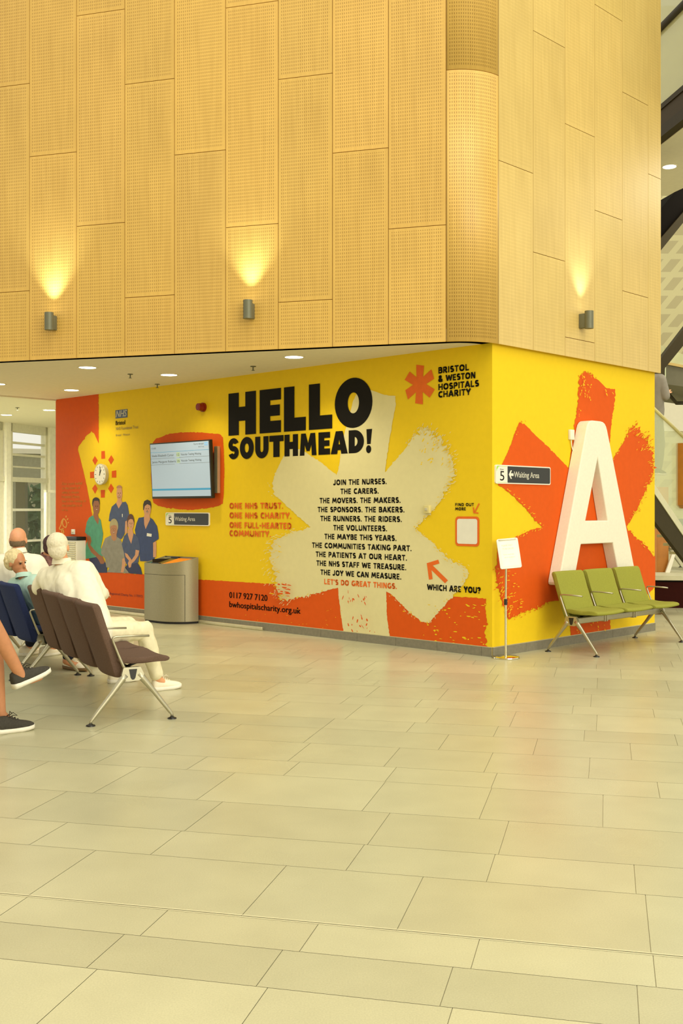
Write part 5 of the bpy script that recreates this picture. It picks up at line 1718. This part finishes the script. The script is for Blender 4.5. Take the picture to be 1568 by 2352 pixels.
# bald man in white, next seat along
hcb = at(42, 1239, 10.8)
bald = person('bald man in a white shirt on the navy bench, seen from behind', {
    'head': hcb, 'neck': at(42, 1272, 10.76), 'shR': at(88, 1294, 10.8), 'shL': at(-6, 1294, 10.8), 'elR': (-2.92, 10.9, .80), 'wrR': (-2.95, 11.14, .66), 'elL': (-3.55, 10.92, .80), 'wrL': (-3.3, 11.2, .66),
    'hipR': (-3.05, 10.72, .545), 'hipL': (-3.24, 10.84, .545), 'knR': (-2.80, 11.06, .53), 'anR': (-3.08, 11.46, .1), 'toeR': (-3.0, 11.58, .05), 'knL': (-3.03, 11.24, .53), 'anL': (-3.3, 11.5, .1), 'toeL': (-3.24, 11.62, .05)},
    (.3, 1, 0), (0, 1, -.05), (0, 0, 1), SKINP, WHITEC, NAVYC, .9, 1.0, .009, 1.03, 1.1, .005)
hair(bald, hcb, (0, 1, -.05), (0, 0, 1), HAIRD, 'fringe', 1.03, 5)
shoe(bald, (-3.14, 11.38, .001), (-2.98, 11.62, .001), SHOEW, SOLEW, laces=SHOEW)
shoe(bald, (-3.36, 11.42, .001), (-3.22, 11.66, .001), SHOEW, SOLEW, laces=SHOEW)

# person in plum check further back, mostly hidden
RH = Vector((-3.55, 12.1, 0))
bench('waiting_bench', 'charcoal two-seat bench hidden behind the cream-jacketed man', RH, R(50), 2, .585, M_BLK)
def bh(x, y, z): return RH + Vector((math.cos(R(50)), math.sin(R(50)), 0)) * x + Vector((-math.sin(R(50)), math.cos(R(50)), 0)) * y + Vector((0, 0, z))
hcp = at(119, 1253, 12.35)
pl_ = person('person with dark plum hair and checked sleeves beyond the white-haired man', {
    'head': hcp, 'neck': at(106, 1283, 12.35), 'shR': at(134, 1300, 12.3), 'shL': at(78, 1300, 12.45), 'elR': at(140, 1350, 12.5), 'wrR': bh(.55, .2, .66), 'elL': at(68, 1350, 12.65), 'wrL': bh(.5, .42, .66),
    'hipR': bh(.3, .2, .545), 'hipL': bh(.3, .4, .545), 'knR': bh(.72, .18, .53), 'anR': bh(.72, .16, .1), 'toeR': bh(.84, .16, .05), 'knL': bh(.72, .42, .53), 'anL': bh(.72, .44, .1), 'toeL': bh(.84, .44, .05)},
    (.5, .85, 0), (.3, .95, 0), (0, 0, 1), SKIN2, PLAID, NAVYC, 1.85, 1.0, .0095, .97, 1.0, .004)
hair(pl_, hcp, (.3, .95, 0), (0, 0, 1), HAIRP, 'short', .97, 7)
shoe(pl_, bh(.66, .16, .001), bh(.93, .16, .001), SHOEK, SOLEW); shoe(pl_, bh(.66, .44, .001), bh(.93, .44, .001), SHOEK, SOLEW)

# person in shorts at the left edge: crossed bare legs and charcoal trainers
bench('waiting_bench', 'brown bench outside the left edge under the person in shorts', Vector((-3.28, 6.86, 0)), F1, 2, .577, M_BROWN)
hps = Vector((-3.0, 7.02, 1.26))
pp_ = person('person in beige shorts at the left picture edge with bare crossed legs', {
    'head': hps, 'neck': (-2.98, 7.05, 1.12), 'shR': (-2.88, 6.88, 1.05), 'shL': (-3.06, 7.24, 1.05), 'elR': (-2.78, 6.9, .80), 'wrR': (-2.62, 7.1, .72), 'elL': (-2.98, 7.36, .80), 'wrL': (-2.74, 7.42, .70),
    'hipR': (-2.88, 7.02, .55), 'hipL': (-2.96, 7.22, .55), 'knR': at(-22, 1425, 7.25), 'anR': at(50, 1556, 7.46), 'toeR': at(92, 1556, 7.56), 'knL': at(-14, 1488, 7.52), 'anL': at(2, 1640, 7.56), 'toeL': at(42, 1668, 7.68)},
    (.886, .463, 0), (.9, .4, 0), (0, 0, 1), SKIN2, GREYCL, KHAKI, .8, .72, .0085, 1.02, 1.0, .005)
hair(pp_, hps, (.9, .4, 0), (0, 0, 1), HAIRD, 'short', 1.02, 8)
a_ = fl(-12, 1687); c_ = fl(78, 1675)
shoe(pp_, a_ + Vector((0, 0, .001)), c_ + Vector((0, 0, .001)), SHOEK, SOLEW, laces=SHOEK, hgt=.085)
shoe(pp_, at(33, 1583, 7.42), at(117, 1545, 7.62), SHOEK, SOLEW, laces=SHOEK, hgt=.085, upv=(-.25, -.1, 1))

# ================================================================== RIGHT BACKGROUND: STAIR, WALKWAYS, RAISED PLATFORM
S0 = at(1505, 1168, 15.2)
FST = Frame(S0.x, S0.y, FR.a)


def on_plane(F, pts, y0=0.0):
    return [F.px(p[0], p[1]) for p in pts]


def slab_px(name, F, pts, th, m, label, cat, off=0.0):
    pl = [F.px(p[0], p[1], off) for p in pts]
    b = MB(); b.prism(pl, -off, -off + th)
    o = fixnormals(b.build(name, m)); place(o, F)
    if cat: tag(o, label, cat)
    else: struct(o)
    return o


# stair as one thing: stringers, treads, glass, rail
stair = thing('staircase', 'staircase with dark stringer and glass sides behind the right end of the yellow wall', 'staircase', FST.o, FST.a)
def part(name, m, fn, parent=stair):
    b = MB(); fn(b); return fixnormals(b.build(name, m, parent))
spx = lambda *pts: [FST.px(*p) for p in pts]
part('stringer', M_DSTEEL, lambda b: b.prism(spx((1440, 1048), (1590, 1268), (1590, 1315), (1440, 1118)), -.02, .04))
part('stringer_cap', M_STONE, lambda b: b.prism(spx((1440, 1026), (1590, 1248), (1590, 1268), (1440, 1048)), -.03, .05))
xa_s, za_s = FST.px(1440, 1080); xb_s, zb_s = FST.px(1590, 1290)
sl = (zb_s - za_s) / (xb_s - xa_s); nst = 11
for i in range(nst):
    x = xa_s + (xb_s - xa_s) * i / (nst - 1); z = za_s + sl * (x - xa_s)
    part('tread', M_STONE, lambda b: b.box(x - .02, x + (xb_s - xa_s) / (nst - 1) + .02, .04, .36, z + .10, z + .14))
pgl = part('glass_panel', M_GLASSG, lambda b: b.prism(spx((1440, 870), (1590, 1030), (1590, 1248), (1440, 1026)), -.008, .008))
def rail(b):
    p = [FST.px(1440, 882), FST.px(1505, 945), FST.px(1590, 1026)]
    b.tube([(q_[0], -.02, q_[1]) for q_ in p], .022, 10)
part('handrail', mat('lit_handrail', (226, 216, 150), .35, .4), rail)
def rail2(b):
    p = [FST.px(1440, 830, -1.45), FST.px(1535, 905, -1.45), FST.px(1553, 926, -1.45), FST.px(1600, 926, -1.45)]
    b.tube([(q_[0], 1.45, q_[1]) for q_ in p], .03, 10)
part('handrail', M_DSTEEL, rail2)['label'] = 'dark handrail on the far side'
part('newel_post', M_WOODP, lambda b: b.prism(spx((1555, 1018), (1563, 1018), (1563, 1168), (1555, 1160)), -.1, .02))

# walking person on the stair
pw = at(1489, 1000, 15.75)
zf = CAM_H + (HY - 1092) / FPX * 15.75
dx, dy = FST.x.x, FST.x.y
def wv(f, l, z): return Vector((pw.x + dx * f - dy * l, pw.y + dy * f + dx * l, zf + z))
walker = person('person in a grey top on the stairs holding the handrail, head hidden behind timber', {
    'head': wv(.03, 0, 1.60), 'neck': wv(.0, 0, 1.44), 'shR': wv(.0, -.19, 1.37), 'shL': wv(0, .19, 1.37), 'elR': wv(.0, -.27, 1.12), 'wrR': at(1531, 905, 15.6), 'elL': wv(-.06, .25, 1.1), 'wrL': wv(.05, .25, .88),
    'hipR': wv(0, -.1, .88), 'hipL': wv(0, .1, .88), 'knR': wv(.14, -.1, .46), 'anR': wv(.1, -.1, .08), 'toeR': wv(.22, -.1, .03), 'knL': wv(.02, .1, .5), 'anL': wv(-.12, .1, .15), 'toeL': wv(0, .1, .1)},
    FST.x, FST.x, (0, 0, 1), SKIN, GREYCL, mat('grey_trouser_cloth', (120, 116, 104), .85), 1.5, 1.0, .0095, 1.0, 1.08, .006)
hair(walker, wv(.03, 0, 1.60), FST.x, (0, 0, 1), HAIRD, 'short', 1.0, 4)
shoe(walker, wv(.04, -.1, .0), wv(.3, -.1, .0), SHOEK, SOLEW); shoe(walker, wv(-.18, .1, .07), wv(.08, .1, .07), SHOEK, SOLEW)

# raised platform with dark front and pale ledge
pf0 = fl(1505, 1396); zl = CAM_H + (HY - 1322) / FPX * pf0.y
FPF = Frame(pf0.x, pf0.y, math.atan2(-.12, .99))
b = MB(); b.box(-1.2, 6, 0, 9, 0, zl - .07); b.box(-1.2, 6, -.05, 9, zl - .07, zl, 1); b.box(-1.2, 6, -.004, .0, zl - .1, zl - .07, 2)
o = place(struct(b.build('trim_2', [M_MAROON, M_STONE, M_BLACKST])), FPF)
# oak panel standing on the ledge
pA, pB = at(1503, 1318, pf0.y + .9), at(1535, 1318, pf0.y + .9)
b = MB(); b.rbox(0, pB.x - pA.x, 0, .12, 0, 1.4, .006); b.box(-.02, .03, -.012, .0, 0, 1.4)
o = b.build('oak_screen', M_WOODP); o.location = (pA.x, pA.y, zl); tag(o, 'oak panel standing on the raised ledge under the stairs', 'screen')
# white slanted easel frame beside it
e0 = at(1531, 1316, pf0.y + .8); e1 = at(1551, 1250, pf0.y + .8)
es = thing('white_easel', 'white slanting frame on the raised ledge beside the oak panel', 'easel', (e0.x, e0.y, zl))
dxe, dze = e1.x - e0.x, e1.z - zl
b = MB(); b.prism([(-.02, 0), (.05, 0), (dxe + .05, dze), (dxe, dze)], 0, .05); b.build('leg', M_WHT, es)
b = MB(); b.prism([(dxe, dze), (dxe + .05, dze), (dxe + .30, dze - .22), (dxe + .25, dze - .22)], .0, .05); b.build('brace', M_WHT, es)
b = MB(); b.box(dxe - .06, dxe + .04, .06, .4, dze * .86, dze * .98); b.build('shelf', M_WHT, es)
bench('waiting_bench', 'navy bench on the raised ledge glimpsed under the stairs', at(1562, 1300, pf0.y + 2.4) * 1.0, R(200), 2, .585, M_BLUE).location.z = zl

# walkway slab above the stair, with glass and steel diagonal
FWK = Frame(at(1527, 840, 17.5).x, 17.5, math.atan2(-.15, .99))
wk = thing('walkway_bridge', 'dark grey walkway edge with glass balustrade above the stairs', 'walkway', FWK.o, FWK.a)
kp = lambda *pts: [FWK.px(*p) for p in pts]
fixnormals((lambda b: (b.prism(kp((1512, 832), (1620, 852), (1620, 895), (1512, 880)), 0, 2.5), b)[1])(MB()).build('deck', mat('grey_walkway_edge', (104, 100, 76), .6), wk))
fixnormals((lambda b: (b.prism(kp((1512, 828), (1620, 849), (1620, 855), (1512, 834)), -.03, 2.5), b)[1])(MB()).build('deck_edging', mat('tan_edge', (200, 172, 100), .5), wk))
fixnormals((lambda b: (b.prism(kp((1512, 790), (1620, 835), (1620, 852), (1512, 832)), .02, .03), b)[1])(MB()).build('glass_panel', M_GLASSG, wk))
fixnormals((lambda b: (b.prism(kp((1525.5, 800), (1528, 800), (1528, 885), (1525.5, 885)), -.05, -.02), b)[1])(MB()).build('glass_post', mat('pale_green_post', (196, 204, 164), .4), wk))
FDG = Frame(at(1530, 800, 16.9).x, 16.9, 0)
o = slab_px('steel_brace', FDG, [(1500, 868), (1500, 846), (1580, 742), (1580, 780), (1527, 845), (1522, 868)], .25, M_DSTEEL, 'dark steel brace rising to the right above the walkway', 'steel beam')
# black stair flight high up
FUP = Frame(at(1520, 500, 16.2).x, 16.2, math.atan2(.2, .98))
uf = slab_px('upper_flight', FUP, [(1500, 500), (1549, 441), (1590, 422), (1590, 470), (1519, 545), (1500, 573)], .9, M_BLACKST, 'black underside of the upper stair flight at the right edge', 'stair flight')
ue = slab_px('flight_edge', FUP, [(1500, 573), (1519, 545), (1590, 462), (1590, 485), (1519, 573), (1500, 600)], .9, M_DSTEEL, None, None, .05)
ue.parent = uf; ue.location = (0, 0, 0); ue.rotation_euler = (0, 0, 0)
if 'kind' in ue: del ue['kind']
ue['label'] = 'grey-green steel edge'
# floor slab of the upper storey with white soffit
FSL = Frame(at(1519, 318, 16.0).x, 16.0, math.atan2(-.99, .134))
zs = CAM_H + (HY - 318) / FPX * 16.0
b = MB(); pl = [FSL.px(*p) for p in ((1519, 252), (1519, 314))]
b.box(-2.75, 6, 0, .3, zs + .04, FSL.px(1519, 252)[1])
b.box(-2.75, 6, -.02, .1, FSL.px(1519, 252)[1], FSL.px(1519, 240)[1], 1); b.box(-2.75, 6, -.04, .3, zs, zs + .16, 1)
o = place(fixnormals(b.build('storey_edge_beam', [mat('dark_bronze_fascia', (66, 54, 26), .6, spec=.2), M_DSTEEL])), FSL); tag(o, 'dark bronze edge beam of the upper floor at the top right', 'beam')
b = MB(); b.box(-2.75, 6, .1, 12, zs - .01, zs + .06)
o = place(struct(b.build('ceiling_upper', M_CEIL2)), FSL)
downlight(on_ceiling(1537, 383, zs - .01), 'round downlight under the upper floor at the right edge', 30, 'upper floor downlights')
# glazed balustrade above that slab
b = MB(); b.box(-2.75, 6, .1, .12, FSL.px(1519, 240)[1], FSL.px(1519, 240)[1] + 2.6)
o = place(fixnormals(b.build('upper_balustrade', glass('frosted_green_glass', (206, 206, 150), .75))), FSL); tag(o, 'green-tinted glass balustrade above the bronze edge beam', 'balustrade')
b = MB(); b.tube([(-2.75, .07, FSL.px(1519, 50)[1]), (6, .07, FSL.px(1519, 50)[1])], .05, 10)
b.build('handrail', M_DSTEEL, o)
# far atrium wall with a slanting grid of pale ribs
M_RIB = mat('ribbed_far_wall', (172, 162, 118), .8)
nt = M_RIB.node_tree; bs = nt.nodes['Principled BSDF']
tc = nt.nodes.new('ShaderNodeTexCoord'); mp = nt.nodes.new('ShaderNodeMapping'); mp.inputs['Rotation'].default_value = (0, R(0), 0)
sx = nt.nodes.new('ShaderNodeSeparateXYZ'); nt.links.new(tc.outputs['Object'], sx.inputs[0])
def mnode(op, a, bb=None):
    n_ = nt.nodes.new('ShaderNodeMath'); n_.operation = op
    for i, v in enumerate((a, bb)):
        if v is None: continue
        if isinstance(v, (int, float)): n_.inputs[i].default_value = v
        else: nt.links.new(v, n_.inputs[i])
    return n_.outputs[0]
u_ = mnode('FRACT', mnode('ADD', mnode('MULTIPLY', sx.outputs[0], 2.3), mnode('MULTIPLY', sx.outputs[2], -1.9)))
v_ = mnode('FRACT', mnode('MULTIPLY', sx.outputs[2], 2.2))
pk_ = mnode('MAXIMUM', mnode('LESS_THAN', u_, .42), mnode('LESS_THAN', v_, .3))
mxr = nt.nodes.new('ShaderNodeMix'); mxr.data_type = 'RGBA'; nt.links.new(pk_, mxr.inputs['Factor'])
mxr.inputs['A'].default_value = rgb(184, 174, 132); mxr.inputs['B'].default_value = rgb(206, 198, 150)
nt.links.new(mxr.outputs['Result'], bs.inputs['Base Color'])
b = MB(); b.box(-2, 16, 0, .2, 0, 14); o = struct(b.build('wall_back', M_RIB)); o.location = (4.2, 27.0, 0)
b = MB(); b.box(-2, 12, 0, .15, CAM_H + (HY - 990) / FPX * 22, CAM_H + (HY - 893) / FPX * 22); o = struct(b.build('trim_3', M_CEIL2)); o.location = (5, 22, 0)
